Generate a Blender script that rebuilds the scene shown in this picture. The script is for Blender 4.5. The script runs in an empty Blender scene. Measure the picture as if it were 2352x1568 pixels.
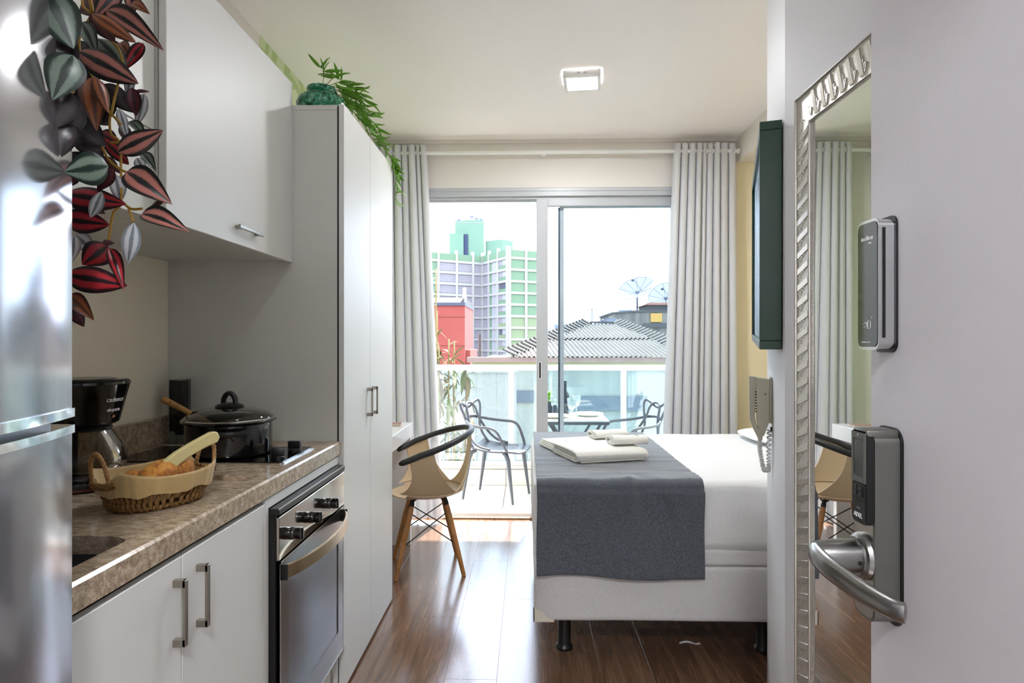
import bpy, bmesh, math, random
from mathutils import Vector, Matrix, noise

random.seed(7)
S = bpy.context.scene
COL = S.collection
PI = math.pi

# ------------------------------------------------------------------ camera
cam_d = bpy.data.cameras.new('camera')
cam_d.sensor_width = 36.0
cam_d.lens = 1450.0 / 2352.0 * 36.0
cam_d.clip_start = 0.02
cam_d.clip_end = 3000
cam = bpy.data.objects.new('camera', cam_d)
COL.objects.link(cam)
cam.location = (0, 0, 1.27)
cam.rotation_euler = (PI / 2, 0, math.atan(37 / 1450.0))
S.camera = cam

# ------------------------------------------------------------------ view, sky, sun
S.view_settings.view_transform = 'Standard'
S.view_settings.look = 'None'
S.view_settings.gamma = 1.0
S.view_settings.use_curve_mapping = False
S.view_settings.exposure = 1.62
S.cycles.max_bounces = 10
S.cycles.diffuse_bounces = 6
S.cycles.transparent_max_bounces = 16
KITCHEN_LAMP = 13.0
LAMP = 108.0        # radiance of the square ceiling panels
HALL_FILL = 84.0   # radiance of an added hallway panel, unseen fill from behind the camera

W = bpy.data.worlds.new('sky')
S.world = W
W.use_nodes = True
nt = W.node_tree
nt.nodes.clear()
wo = nt.nodes.new('ShaderNodeOutputWorld')
bg = nt.nodes.new('ShaderNodeBackground')
tc = nt.nodes.new('ShaderNodeTexCoord')
mp = nt.nodes.new('ShaderNodeMapping')
mp.inputs['Scale'].default_value = (1.2, 1.2, 5.0)
nz = nt.nodes.new('ShaderNodeTexNoise')
nz.inputs['Scale'].default_value = 2.2
nz.inputs['Detail'].default_value = 5
nz.inputs['Roughness'].default_value = 0.5
cr = nt.nodes.new('ShaderNodeValToRGB')
cr.color_ramp.elements[0].position = 0.42
cr.color_ramp.elements[0].color = (0.69, 0.80, 1.02, 1)
cr.color_ramp.elements[1].position = 0.66
cr.color_ramp.elements[1].color = (0.97, 0.97, 1.01, 1)
nt.links.new(tc.outputs['Generated'], mp.inputs['Vector'])
nt.links.new(mp.outputs['Vector'], nz.inputs['Vector'])
nt.links.new(nz.outputs['Fac'], cr.inputs['Fac'])
nt.links.new(cr.outputs['Color'], bg.inputs['Color'])
bg.inputs['Strength'].default_value = 2.2
nt.links.new(bg.outputs['Background'], wo.inputs['Surface'])

sun_d = bpy.data.lights.new('sun', 'SUN')
sun_d.energy = 8.0
sun_d.angle = math.radians(0.6)
sun_d.color = (1.0, 0.97, 0.95)
sun = bpy.data.objects.new('sun', sun_d)
COL.objects.link(sun)
_az, _el = math.radians(11), math.radians(53)
_sd = Vector((math.sin(_az) * math.cos(_el), math.cos(_az) * math.cos(_el), math.sin(_el)))
sun.rotation_euler = _sd.to_track_quat('Z', 'Y').to_euler()
sun.location = (2, 10, 12)


# ------------------------------------------------------------------ materials
def lin(h):
    if not isinstance(h, str):
        return h
    h = h.lstrip('#')
    out = []
    for i in (0, 2, 4):
        c = int(h[i:i + 2], 16) / 255.0
        out.append(c / 12.92 if c <= 0.04045 else ((c + 0.055) / 1.055) ** 2.4)
    return (out[0], out[1], out[2], 1.0)


def dull(h, k=0.36):
    """the same hue darkened, to offset the strong daylight outdoors"""
    c = lin(h)
    return (c[0] * k, c[1] * k, c[2] * k, 1.0)


class NT:
    def __init__(self, name):
        self.m = bpy.data.materials.new(name)
        self.m.use_nodes = True
        self.t = self.m.node_tree
        self.b = self.t.nodes['Principled BSDF']
        self.out = self.t.nodes['Material Output']

    def n(self, kind, **kw):
        x = self.t.nodes.new('ShaderNode' + kind)
        for k, v in kw.items():
            if k in x.inputs:
                x.inputs[k].default_value = v
            else:
                setattr(x, k, v)
        return x

    def l(self, a, b):
        self.t.links.new(a, b)

    def coords(self, scale=(1, 1, 1), kind='Object', rot=(0, 0, 0)):
        t = self.n('TexCoord')
        m = self.n('Mapping')
        m.inputs['Scale'].default_value = scale
        m.inputs['Rotation'].default_value = rot
        self.l(t.outputs[kind], m.inputs['Vector'])
        return m.outputs['Vector']

    def ramp(self, fac, stops):
        r = self.n('ValToRGB')
        e = r.color_ramp.elements
        while len(e) < len(stops):
            e.new(0.5)
        for x, (p, c) in zip(e, stops):
            x.position = p
            x.color = lin(c) if isinstance(c, str) else c
        self.l(fac, r.inputs['Fac'])
        return r.outputs['Color']

    def bump(self, h, strength=0.2, dist=0.01):
        b = self.n('Bump')
        b.inputs['Strength'].default_value = strength
        b.inputs['Distance'].default_value = dist
        self.l(h, b.inputs['Height'])
        self.l(b.outputs['Normal'], self.b.inputs['Normal'])


def plain(name, col, rough=0.5, metal=0.0, spec=None, bump=None, mottle=None, coat=0.0):
    """one paint-like material; mottle=(scale, other colour), bump=(scale, strength)"""
    m = NT(name)
    m.b.inputs['Base Color'].default_value = lin(col)
    m.b.inputs['Roughness'].default_value = rough
    m.b.inputs['Metallic'].default_value = metal
    if spec is not None:
        m.b.inputs['Specular IOR Level'].default_value = spec
    if coat:
        m.b.inputs['Coat Weight'].default_value = coat
        m.b.inputs['Coat Roughness'].default_value = 0.05
    if mottle:
        v = m.coords((mottle[0],) * 3)
        z = m.n('TexNoise', Scale=1.0, Detail=3.0)
        m.l(v, z.inputs['Vector'])
        m.l(m.ramp(z.outputs['Fac'], [(0.35, col), (0.65, mottle[1])]), m.b.inputs['Base Color'])
    if bump:
        v = m.coords((bump[0],) * 3)
        z = m.n('TexNoise', Scale=1.0, Detail=2.0)
        m.l(v, z.inputs['Vector'])
        m.bump(z.outputs['Fac'], bump[1], 0.002)
    return m.m


def glass(name, tint, refl=1.0, rough=0.0, ior=1.45):
    """thin pane: straight transmission tinted a little, Fresnel reflection on top"""
    m = NT(name)
    t = m.n('BsdfTransparent')
    t.inputs['Color'].default_value = lin(tint)
    g = m.n('BsdfGlossy')
    g.inputs['Roughness'].default_value = rough
    f = m.n('Fresnel', IOR=ior)
    k = m.n('Math', operation='MULTIPLY')
    k.inputs[1].default_value = refl
    mx = m.n('MixShader')
    m.l(f.outputs['Fac'], k.inputs[0])
    m.l(k.outputs[0], mx.inputs['Fac'])
    m.l(t.outputs[0], mx.inputs[1])
    m.l(g.outputs[0], mx.inputs[2])
    m.l(mx.outputs[0], m.out.inputs['Surface'])
    return m.m


def emit(name, col, strength):
    m = NT(name)
    m.b.inputs['Base Color'].default_value = lin(col)
    m.b.inputs['Emission Color'].default_value = lin(col)
    m.b.inputs['Emission Strength'].default_value = strength
    return m.m


M = {}
M['ceiling'] = plain('ceiling_paint', '#fef8f6', 0.45, bump=(60, 0.05))
M['wall'] = plain('cream_wall_paint', '#eae4de', 0.6, bump=(80, 0.06))
M['wall_white'] = plain('white_wall_paint', '#dfdee0', 0.55, bump=(90, 0.08))
M['yellow'] = plain('yellow_wall_paint', '#efe2bf', 0.6, bump=(80, 0.06))
M['kitchen_wall'] = plain('kitchen_wall_paint', '#f3ead4', 0.5, bump=(90, 0.05))
M['cab'] = plain('ivory_laminate', '#dcdcd8', 0.42, bump=(400, 0.03))
M['cab_side'] = plain('ivory_laminate_side', '#d2d2ca', 0.38)
M['dark_gap'] = plain('shadow_gap_black', '#26241f', 0.8)
M['black'] = plain('black_plastic', '#131313', 0.35)
M['black_gloss'] = plain('black_gloss', '#0b0b0c', 0.08, coat=0.3)
M['black_matte'] = plain('black_matte_metal', '#171717', 0.5)
M['black_glass'] = plain('black_cooktop_glass', '#060606', 0.04)
M['chrome'] = plain('chrome', '#d4d6d8', 0.08, metal=1.0)
M['nickel'] = plain('brushed_nickel', '#a8a297', 0.34, metal=1.0)
M['white_gloss'] = plain('white_gloss_lacquer', '#eeeeee', 0.12)
M['white_metal'] = plain('white_powder_coat', '#efefec', 0.3)
M['white_plastic'] = plain('white_plastic', '#ededea', 0.35)
M['door'] = plain('grey_white_door_paint', '#dfdbdf', 0.42, bump=(160, 0.1))
M['glass'] = glass('clear_glass', '#fafdfc', 0.9)
M['glass_door'] = glass('sliding_door_glass', '#f8fcfd', 0.6)
M['glass_rail'] = glass('railing_glass', '#f3f9f7', 2.0)
M['frame_backlit'] = plain('backlit_white_aluminium', '#c2c4c8', 0.35)  # greyed copy of the white; the frame's backlit shade is in the colour
M['mirror'] = plain('mirror_silver', '#eef0ee', 0.01, metal=1.0)
M['print_white'] = plain('white_print', '#f2f2f2', 0.5)
M['print_dark'] = plain('dark_print', '#2a2a30', 0.6)


# ------------------------------------------------------------------ mesh builder
ORIGIN = {}          # name of a root -> world point that its parts' coordinates are relative to


class MB:
    def __init__(self):
        self.v, self.f, self.uv = [], [], None

    def add(self, vs, fs, mat=None):
        k = len(self.v)
        self.v += [tuple(mat @ Vector(p)) if mat else tuple(p) for p in vs]
        self.f += [tuple(i + k for i in f) for f in fs]
        return self

    def box(self, a, b, mat=None):
        x0, y0, z0 = a
        x1, y1, z1 = b
        return self.add([(x0, y0, z0), (x1, y0, z0), (x1, y1, z0), (x0, y1, z0), (x0, y0, z1), (x1, y0, z1), (x1, y1, z1), (x0, y1, z1)],
                        [(0, 3, 2, 1), (4, 5, 6, 7), (0, 1, 5, 4), (1, 2, 6, 5), (2, 3, 7, 6), (3, 0, 4, 7)], mat)

    def bbox(self, a, b, r=0.003, seg=2, mat=None):
        """box with bevelled edges"""
        bm = bmesh.new()
        bmesh.ops.create_cube(bm, size=1.0)
        for v in bm.verts:
            v.co = Vector([(a[i] + b[i]) / 2 + v.co[i] * (b[i] - a[i]) for i in range(3)])
        bmesh.ops.bevel(bm, geom=bm.edges[:], offset=r, segments=seg, profile=0.5, affect='EDGES')
        bm.verts.index_update()
        self.add([v.co[:] for v in bm.verts], [[v.index for v in f.verts] for f in bm.faces], mat)
        bm.free()
        return self

    def prism(self, poly, lo, hi, axis='z', mat=None):
        """polygon (counter-clockwise 2D) swept along an axis: z:(x,y) y:(x,z) x:(y,z)"""
        n = len(poly)

        def p3(p, h):
            return {'z': (p[0], p[1], h), 'y': (p[0], h, p[1]), 'x': (h, p[0], p[1])}[axis]
        vs = [p3(p, lo) for p in poly] + [p3(p, hi) for p in poly]
        fs = [tuple(reversed(range(n))), tuple(range(n, 2 * n))]
        fs += [(i, (i + 1) % n, n + (i + 1) % n, n + i) for i in range(n)]
        if axis == 'y':
            fs = [tuple(reversed(f)) for f in fs]
        return self.add(vs, fs, mat)

    def tube(self, pts, r, n=8, closed=False, cap=True, mat=None, flat=1.0, up=None):
        pts = [Vector(p) for p in pts]
        m = len(pts)
        rs = r if isinstance(r, (list, tuple)) else [r] * m
        vs, fs = [], []
        t0 = (pts[1] - pts[0]).normalized()
        ref = Vector(up) if up else (Vector((0, 0, 1)) if abs(t0.z) < 0.9 else Vector((1, 0, 0)))
        nrm = (ref - t0 * ref.dot(t0)).normalized()
        for i in range(m):
            if closed:
                t = (pts[(i + 1) % m] - pts[i - 1]).normalized()
            else:
                t = (pts[min(i + 1, m - 1)] - pts[max(i - 1, 0)]).normalized()
            nrm = (nrm - t * nrm.dot(t))
            nrm = nrm.normalized() if nrm.length > 1e-6 else t.orthogonal().normalized()
            bi = t.cross(nrm)
            for k in range(n):
                a = 2 * PI * k / n
                vs.append(pts[i] + (nrm * math.cos(a) + bi * math.sin(a) * flat) * rs[i])
        rng = m if closed else m - 1
        for i in range(rng):
            j = (i + 1) % m
            for k in range(n):
                k2 = (k + 1) % n
                fs.append((i * n + k, i * n + k2, j * n + k2, j * n + k))
        if cap and not closed:
            fs.append(tuple(reversed(range(n))))
            fs.append(tuple((m - 1) * n + k for k in range(n)))
        return self.add(vs, fs, mat)

    def lathe(self, prof, n=32, c=(0, 0, 0), mat=None, sx=1.0, sy=1.0, closed=False):
        """profile of (radius, z) turned about a vertical axis"""
        vs, fs = [], []
        rows = []
        for (r, z) in prof:
            if r < 1e-6:
                rows.append([len(vs)])
                vs.append((c[0], c[1], c[2] + z))
            else:
                row = []
                for k in range(n):
                    a = 2 * PI * k / n
                    row.append(len(vs))
                    vs.append((c[0] + r * sx * math.cos(a), c[1] + r * sy * math.sin(a), c[2] + z))
                rows.append(row)
        pairs = list(zip(rows[:-1], rows[1:]))
        if closed:
            pairs.append((rows[-1], rows[0]))
        for a, b in pairs:
            for k in range(n):
                k2 = (k + 1) % n
                if len(a) == 1 and len(b) == 1:
                    continue
                if len(a) == 1:
                    fs.append((a[0], b[k2], b[k]))
                elif len(b) == 1:
                    fs.append((a[k], a[k2], b[0]))
                else:
                    fs.append((a[k], a[k2], b[k2], b[k]))
        return self.add(vs, fs, mat)

    def grid(self, fn, nu, nv, mat=None, wrap=False, uv=False):
        vs = []
        for j in range(nv + 1):
            for i in range(nu + (0 if wrap else 1)):
                vs.append(fn(i / nu, j / nv))
        w = nu if wrap else nu + 1
        fs = []
        for j in range(nv):
            for i in range(nu):
                i2 = (i + 1) % w if wrap else i + 1
                fs.append((j * w + i, j * w + i2, (j + 1) * w + i2, (j + 1) * w + i))
        if uv:
            self.uv = (self.uv or []) + [(i / nu, j / nv) for j in range(nv + 1) for i in range(w)]
        return self.add(vs, fs, mat)

    def solid(self, t):
        """thicken the open surface to both sides by t/2 (normals from the faces)"""
        bm = bmesh.new()
        vs = [bm.verts.new(p) for p in self.v]
        for f in self.f:
            try:
                bm.faces.new([vs[i] for i in f])
            except ValueError:
                pass
        bmesh.ops.recalc_face_normals(bm, faces=bm.faces[:])
        bmesh.ops.solidify(bm, geom=bm.faces[:], thickness=t)
        bm.verts.index_update()
        self.v = [v.co[:] for v in bm.verts]
        self.f = [tuple(v.index for v in f.verts) for f in bm.faces]
        bm.free()
        return self

    def mesh(self, name, mat, smooth=None, off=(0, 0, 0)):
        me = bpy.data.meshes.new(name)
        o = Vector(off)
        me.from_pydata([tuple(Vector(p) - o) for p in self.v], [], self.f)
        if mat is not None:
            me.materials.append(M[mat] if isinstance(mat, str) else mat)
        if self.uv:
            lay = me.uv_layers.new(name='UVMap')
            for lp in me.loops:
                lay.data[lp.index].uv = self.uv[lp.vertex_index]
        if smooth:
            me.polygons.foreach_set('use_smooth', [True] * len(me.polygons))
            if smooth is not True:
                me.set_sharp_from_angle(angle=math.radians(smooth))
        me.update()
        return me

    def build(self, name, mat, parent=None, smooth=None):
        """link as one mesh object; a part shares its root's origin, a top-level mesh gets its own at its base"""
        if parent is None:
            xs = list(zip(*self.v))
            off = ((min(xs[0]) + max(xs[0])) / 2, (min(xs[1]) + max(xs[1])) / 2, min(xs[2]))
        else:
            off = ORIGIN.get(parent.name, (0, 0, 0))
        o = bpy.data.objects.new(name, self.mesh(name, mat, smooth, off))
        COL.objects.link(o)
        if parent is None:
            o.location = off
            ORIGIN[o.name] = off
        else:
            o.parent = parent
            ORIGIN[o.name] = off
        return o


def tag(o, label, cat, group=None, kind=None):
    o['label'] = label
    if cat:
        o['category'] = cat
    if group:
        o['group'] = group
    if kind:
        o['kind'] = kind
    return o


def thing(name, label, cat, loc, rotz=None, group=None):
    """Empty at the base of a thing. rotz None: parts are given in world coordinates; else in the thing's own frame"""
    o = bpy.data.objects.new(name, None)
    COL.objects.link(o)
    o.empty_display_size = 0.1
    o.location = loc
    if rotz is not None:
        o.rotation_euler = (0, 0, rotz)
    ORIGIN[o.name] = tuple(loc) if rotz is None else (0, 0, 0)
    return tag(o, label, cat, group)


def struct(o, label=None):
    o['kind'] = 'structure'
    if label:
        o['label'] = label
    return o


def inst(name, mesh, parent, mat):
    """another object on shared mesh data; mat is in the parent's own frame (or world when there is none)"""
    o = bpy.data.objects.new(name, mesh)
    COL.objects.link(o)
    if parent is not None:
        o.parent = parent
    o.matrix_basis = mat
    ORIGIN[o.name] = (0, 0, 0)
    return o


def rel(p, parent):
    return Vector(p) - Vector(ORIGIN.get(parent.name, (0, 0, 0)))


def children_of(o):
    return [c for c in bpy.data.objects if c.parent == o]


def dup(root, loc, rotz, label):
    """copy of a thing with its parts and sub-parts"""
    kids = {}
    for c in bpy.data.objects:
        if c.parent:
            kids.setdefault(c.parent.name, []).append(c)

    def rec(o, par):
        c = o.copy()
        COL.objects.link(c)
        c.parent = par
        ORIGIN[c.name] = ORIGIN.get(o.name, (0, 0, 0))
        for k in kids.get(o.name, []):
            rec(k, c)
        return c
    r = rec(root, None)
    r.location = loc
    r.rotation_euler = (0, 0, rotz)
    r['label'] = label
    return r


def text(name, body, size, mat, parent, mtx, depth=0.0006, shear=0.0):
    """flat lettering as a mesh part; mtx places it in the parent's own frame"""
    cu = bpy.data.curves.new(name, 'FONT')
    cu.body = body
    cu.size = size
    cu.align_x = 'CENTER'
    cu.align_y = 'CENTER'
    cu.extrude = depth
    cu.shear = shear
    cu.resolution_u = 3
    t = bpy.data.objects.new(name + '_source', cu)
    COL.objects.link(t)
    bpy.context.view_layer.update()
    me = bpy.data.meshes.new_from_object(t.evaluated_get(bpy.context.evaluated_depsgraph_get()))
    bpy.data.objects.remove(t)
    me.name = name
    me.materials.clear()
    me.materials.append(M[mat])
    return inst(name, me, parent, mtx)


def crom(pts, k=8, closed=False):
    """Catmull-Rom through the points"""
    P = [Vector(p) for p in pts]
    n = len(P)
    out = []
    for i in range(n if closed else n - 1):
        a, b, c, d = (P[(i - 1) % n], P[i], P[(i + 1) % n], P[(i + 2) % n]) if closed else (P[max(i - 1, 0)], P[i], P[i + 1], P[min(i + 2, n - 1)])
        for s in range(k):
            t = s / k
            out.append(0.5 * ((2 * b) + (c - a) * t + (2 * a - 5 * b + 4 * c - d) * t * t + (-a + 3 * b - 3 * c + d) * t ** 3))
    if not closed:
        out.append(P[-1])
    return out


def rrect(x0, y0, x1, y1, r, k=5):
    """rounded rectangle, counter-clockwise"""
    out = []
    for cx, cy, a0 in ((x1 - r, y0 + r, -90), (x1 - r, y1 - r, 0), (x0 + r, y1 - r, 90), (x0 + r, y0 + r, 180)):
        for i in range(k + 1):
            a = math.radians(a0 + 90 * i / k)
            out.append((cx + r * math.cos(a), cy + r * math.sin(a)))
    return out


def frame_axes(ux, uy, uz, o):
    """matrix whose columns are the given axes and origin"""
    return Matrix((list(ux) + [0], list(uy) + [0], list(uz) + [0], list(o) + [1])).transposed()


# ================================================================== the setting
CEIL = 2.715
# ---- laminate floor: one object per plank
m = NT('laminate_plank')
v = m.coords((1, 1, 1))
oi = m.n('ObjectInfo')
off = m.n('VectorMath', operation='SCALE')
cmb = m.n('CombineXYZ')
m.l(oi.outputs['Random'], cmb.inputs['X'])
m.l(oi.outputs['Random'], cmb.inputs['Y'])
m.l(cmb.outputs[0], off.inputs[0])
off.inputs['Scale'].default_value = 37.0
ad = m.n('VectorMath', operation='ADD')
m.l(v, ad.inputs[0])
m.l(off.outputs[0], ad.inputs[1])
st = m.n('VectorMath', operation='MULTIPLY')
st.inputs[1].default_value = (22.0, 1.3, 1.0)
m.l(ad.outputs[0], st.inputs[0])
z1 = m.n('TexNoise', Scale=1.0, Detail=6.0, Roughness=0.62, Distortion=1.4)
m.l(st.outputs[0], z1.inputs['Vector'])
st2 = m.n('VectorMath', operation='MULTIPLY')
st2.inputs[1].default_value = (150.0, 5.0, 1.0)
m.l(ad.outputs[0], st2.inputs[0])
z2 = m.n('TexNoise', Scale=1.0, Detail=3.0)
m.l(st2.outputs[0], z2.inputs['Vector'])
mixv = m.n('Math', operation='MULTIPLY_ADD')
m.l(z2.outputs['Fac'], mixv.inputs[0])
mixv.inputs[1].default_value = 0.35
m.l(z1.outputs['Fac'], mixv.inputs[2])
tone = m.n('Math', operation='MULTIPLY_ADD')
m.l(oi.outputs['Random'], tone.inputs[0])
tone.inputs[1].default_value = 0.12
m.l(mixv.outputs[0], tone.inputs[2])
m.l(m.ramp(tone.outputs[0], [(0.45, '#452f20'), (0.62, '#634631'), (0.78, '#775843'), (0.95, '#8c6e57')]), m.b.inputs['Base Color'])
rr = m.n('MapRange')
m.l(z2.outputs['Fac'], rr.inputs['Value'])
rr.inputs['To Min'].default_value = 0.20
rr.inputs['To Max'].default_value = 0.30
m.l(rr.outputs[0], m.b.inputs['Roughness'])
m.bump(z2.outputs['Fac'], 0.05, 0.002)
m.b.inputs['Coat Weight'].default_value = 1.0
m.b.inputs['Coat Roughness'].default_value = 0.17
m.b.inputs['Coat IOR'].default_value = 1.6
M['plank'] = m.m

floor = struct(MB().box((-1.46, -0.12, -0.12), (2.05, 4.60, -0.009)).build('floor', 'dark_gap'), 'brown wood laminate floor with planks running to the window')
PW, PL = 0.197, 1.28
plank_cache = {}
ix = 0
x = -1.30
while x < 1.91:
    w = min(PW, 1.915 - x)
    y = -0.1 - (ix * 0.53) % PL
    while y < 4.52:
        y0, y1 = max(y, -0.10), min(y + PL, 4.525)
        if y1 - y0 > 0.05:
            key = (round(w, 3), round(y1 - y0, 3))
            if key not in plank_cache:
                plank_cache[key] = MB().bbox((-w / 2 + 0.0003, -(y1 - y0) / 2 + 0.0003, -0.008), (w / 2 - 0.0003, (y1 - y0) / 2 - 0.0003, 0.0), 0.0005, 1).mesh('plank', 'plank')
            inst('plank', plank_cache[key], floor, Matrix.Translation(rel((x + w / 2, (y0 + y1) / 2, 0.0), floor)))
        y += PL
    x += PW
    ix += 1

struct(MB().box((-1.46, -0.12, CEIL), (2.05, 4.70, CEIL + 0.13)).build('ceiling', 'ceiling'), 'smooth off-white ceiling')

# ---- left wall, with a green papered stretch near the window
wl = struct(MB().box((-1.46, -0.12, -0.1), (-1.31, 4.70, CEIL)).build('wall_left', 'kitchen_wall'), 'cream wall behind the kitchen units')
m = NT('green_wave_wallpaper')
v = m.coords((1, 7, 7))
wv = m.n('TexWave', Scale=1.1, Distortion=9.0, Detail=1.5)
wv.inputs['Detail Scale'].default_value = 0.9
m.l(v, wv.inputs['Vector'])
m.l(m.ramp(wv.outputs['Fac'], [(0.35, '#b4c98c'), (0.6, '#d3e0b4')]), m.b.inputs['Base Color'])
m.b.inputs['Roughness'].default_value = 0.7
M['paper'] = m.m
MB().box((-1.31, 3.078, 0.0), (-1.3085, 4.535, 2.214)).build('wallpaper', 'paper', wl)
bm4 = struct(MB().box((-1.3095, 0.001, 2.215), (-1.266, 4.5355, CEIL - 0.0005)).build('trim_4', 'wall'), 'shallow boxed beam along the top of the left wall')
MB().box((-1.266, 2.945, 2.2155), (-1.2648, 4.515, CEIL - 0.001)).build('wallpaper', 'paper', bm4)

# ---- window wall, open for the sliding door
OX0, OX1, OZ = -0.97, 1.17, 2.375
wf = MB()
wf.box((-1.31, 4.536, -0.1), (OX0, 4.70, CEIL))
wf.box((OX1, 4.536, -0.1), (1.485, 4.70, CEIL))
wf.box((OX0, 4.536, OZ), (OX1, 4.70, CEIL))
wfo = struct(wf.build('wall_far', 'wall'), 'cream wall above the sliding balcony door')
MB().box((1.485, 4.536, -0.1), (1.92, 4.70, CEIL)).build('painted_panel', 'yellow', wfo)
struct(MB().box((1.92, 2.361, -0.1), (2.05, 4.70, CEIL)).build('wall_right', 'yellow'), 'pale yellow wall at the head of the bed')
struct(MB().box((1.485, 2.362, 2.545), (1.919, 4.535, CEIL - 0.0005)).build('trim_1', 'wall'), 'cream ceiling beam beside the yellow wall')

# ---- corridor wall with the mirror, its slanted continuation and the return towards the bed head
we = [(0.61, -0.12), (0.61, 1.516), (0.885, 2.361), (2.05, 2.361), (2.05, -0.12)]
struct(MB().prism(list(reversed(we)), -0.1, CEIL, 'z').build('wall_entry', 'wall_white'), 'white corridor wall with a slanted end by the bed')
# ---- wall round the entrance, the camera looks in through its opening
wn = MB()
wn.box((-1.31, -0.12, -0.1), (-0.42, 0.0, CEIL))
wn.box((-0.42, -0.12, 2.16), (0.609, 0.0, CEIL))
wn.box((0.57, -0.12, -0.1), (0.609, 0.0, 2.16))
struct(wn.build('wall_near', 'wall_white'), 'white wall round the entrance doorway')
# ---- the corridor outside the entrance
hc = MB()
hc.box((-1.6, -1.75, -0.1), (1.6, -1.6, 2.6))
hc.box((-1.75, -1.75, -0.1), (-1.6, -0.12, 2.6))
hc.box((1.6, -1.75, -0.1), (1.75, -0.12, 2.6))
struct(hc.build('wall_hallway', 'wall_white'), 'white walls of the hallway outside')
struct(MB().box((-1.6, -1.6, -0.1), (1.6, -0.121, -0.002)).build('floor_hallway', plain('hallway_tile', '#b9b2a6', 0.3)), 'tiled hallway floor')
struct(MB().box((-1.6, -1.6, 2.6), (1.6, -0.121, 2.7)).build('ceiling_hallway', 'ceiling'), 'hallway ceiling')


# ---- square surface-mounted lights
def panel_light(label, loc, rot, size, lamp, group='square ceiling lights'):
    t = thing('ceiling_light', label, 'ceiling light', loc, rot, group)
    h = size / 2
    b = MB()
    b.box((-h, -h, -0.036), (h, -h + 0.003, -0.003)).box((-h, h - 0.003, -0.036), (h, h, -0.003))
    b.box((-h, -h, -0.036), (-h + 0.003, h, -0.003)).box((h - 0.003, -h, -0.036), (h, h, -0.003))
    b.build('housing', 'white_plastic', t)
    r = MB()
    w = 0.018
    for a, c in (((-h, -h), (h, -h + w)), ((-h, h - w), (h, h)), ((-h, -h + w), (-h + w, h - w)), ((h - w, -h + w), (h, h - w))):
        r.box((a[0], a[1], -0.040), (c[0], c[1], -0.036))
    r.build('rim', 'white_plastic', t)
    e = emit('lamp_diffuser', '#f8faff', lamp)
    MB().box((-h + w, -h + w, -0.039), (h - w, h - w, -0.035)).build('diffuser', e, t)
    MB().box((-h * 0.7, -h * 0.7, -0.004), (h * 0.7, h * 0.7, 0.0)).build('mounting_plate', 'white_plastic', t)
    for dx in (-0.022, -0.013, 0.013, 0.022):
        MB().box((dx - 0.0012, -h - 0.0006, -0.024), (dx + 0.0012, -h + 0.001, -0.014)).build('vent_slot', 'dark_gap', t)
    return t


panel_light('square white ceiling light glowing above the bed', (0.296, 3.455, CEIL), math.radians(-6.6), 0.2, LAMP)
panel_light('square white ceiling light above the kitchen aisle', (-0.13, 1.35, CEIL), 0.0, 0.2, KITCHEN_LAMP)
panel_light('added unseen square ceiling light in the hallway, fill for the room', (0.1, -0.85, 2.6), 0.0, 0.3, HALL_FILL)  # added out of view, fills the room from behind the camera

# ---- sliding balcony door
dw = struct(thing('window_1', 'white aluminium sliding balcony door', None, (0.1, 4.6, 0.0)))
f = MB()
f.box((OX0, 4.545, 2.318), (OX1, 4.69, OZ)).box((OX0, 4.540, 2.352), (OX1, 4.552, OZ + 0.004))
f.box((OX0, 4.545, 0.0), (OX0 + 0.05, 4.69, 2.318)).box((OX1 - 0.05, 4.545, 0.0), (OX1, 4.69, 2.318))
f.build('outer_frame', 'frame_backlit', dw)
k = MB()
k.box((OX0, 4.545, -0.02), (OX1, 4.69, 0.012))
for yy in (4.560, 4.600, 4.640, 4.680):
    k.box((OX0, yy - 0.004, 0.012), (OX1, yy + 0.004, 0.030))
k.build('sill_track', 'white_metal', dw)
k = MB()
for yy in (4.575, 4.620, 4.665):
    k.box((OX0 + 0.05, yy - 0.003, 2.300), (OX1 - 0.05, yy + 0.003, 2.318))
k.build('top_track', 'frame_backlit', dw)


def leaf(x0, x1, y, sw0, sw1, handle=None):
    l = MB()
    z0, z1 = 0.03, 2.312
    l.bbox((x0, y - 0.016, z0), (x0 + sw0, y + 0.016, z1), 0.003, 1)
    l.bbox((x1 - sw1, y - 0.016, z0), (x1, y + 0.016, z1), 0.003, 1)
    l.bbox((x0 + sw0, y - 0.016, z1 - 0.062), (x1 - sw1, y + 0.016, z1), 0.003, 1)
    l.bbox((x0 + sw0, y - 0.016, z0), (x1 - sw1, y + 0.016, z0 + 0.08), 0.003, 1)
    o = l.build('leaf_frame', 'frame_backlit', dw)
    MB().box((x0 + sw0 - 0.005, y - 0.003, z0 + 0.075), (x1 - sw1 + 0.005, y + 0.003, z1 - 0.057)).build('pane', 'glass_door', o)
    if handle:
        pl = rrect(handle - 0.010, 0.998, handle + 0.010, 1.126, 0.009, 5)
        MB().prism(pl, y - 0.0185, y - 0.0155, 'y').build('pull', 'white_plastic', o)
        MB().prism(rrect(handle - 0.006, 1.004, handle + 0.006, 1.120, 0.006, 5), y - 0.0195, y - 0.0175, 'y').build('finger_slot', 'dark_gap', o)
    return o


leaf(0.060, 1.10, 4.590, 0.083, 0.07, handle=0.086)
M['edge'] = plain('grey_green_seal', '#9fb1b0', 0.4)
l2 = leaf(0.232, 1.14, 4.650, 0.030, 0.05)
MB().box((0.221, 4.634, 0.03), (0.231, 4.666, 2.25)).build('brush_seal', plain('dark_teal_seal', '#1d3440', 0.4), l2)
struct(MB().box((OX0, 4.505, 0.0005), (OX1, 4.544, 0.010)).build('trim_2', plain('oak_threshold', '#a57a4a', 0.5, mottle=(60, '#7d5530'))), 'oak floor strip along the sliding door sill')


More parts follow.
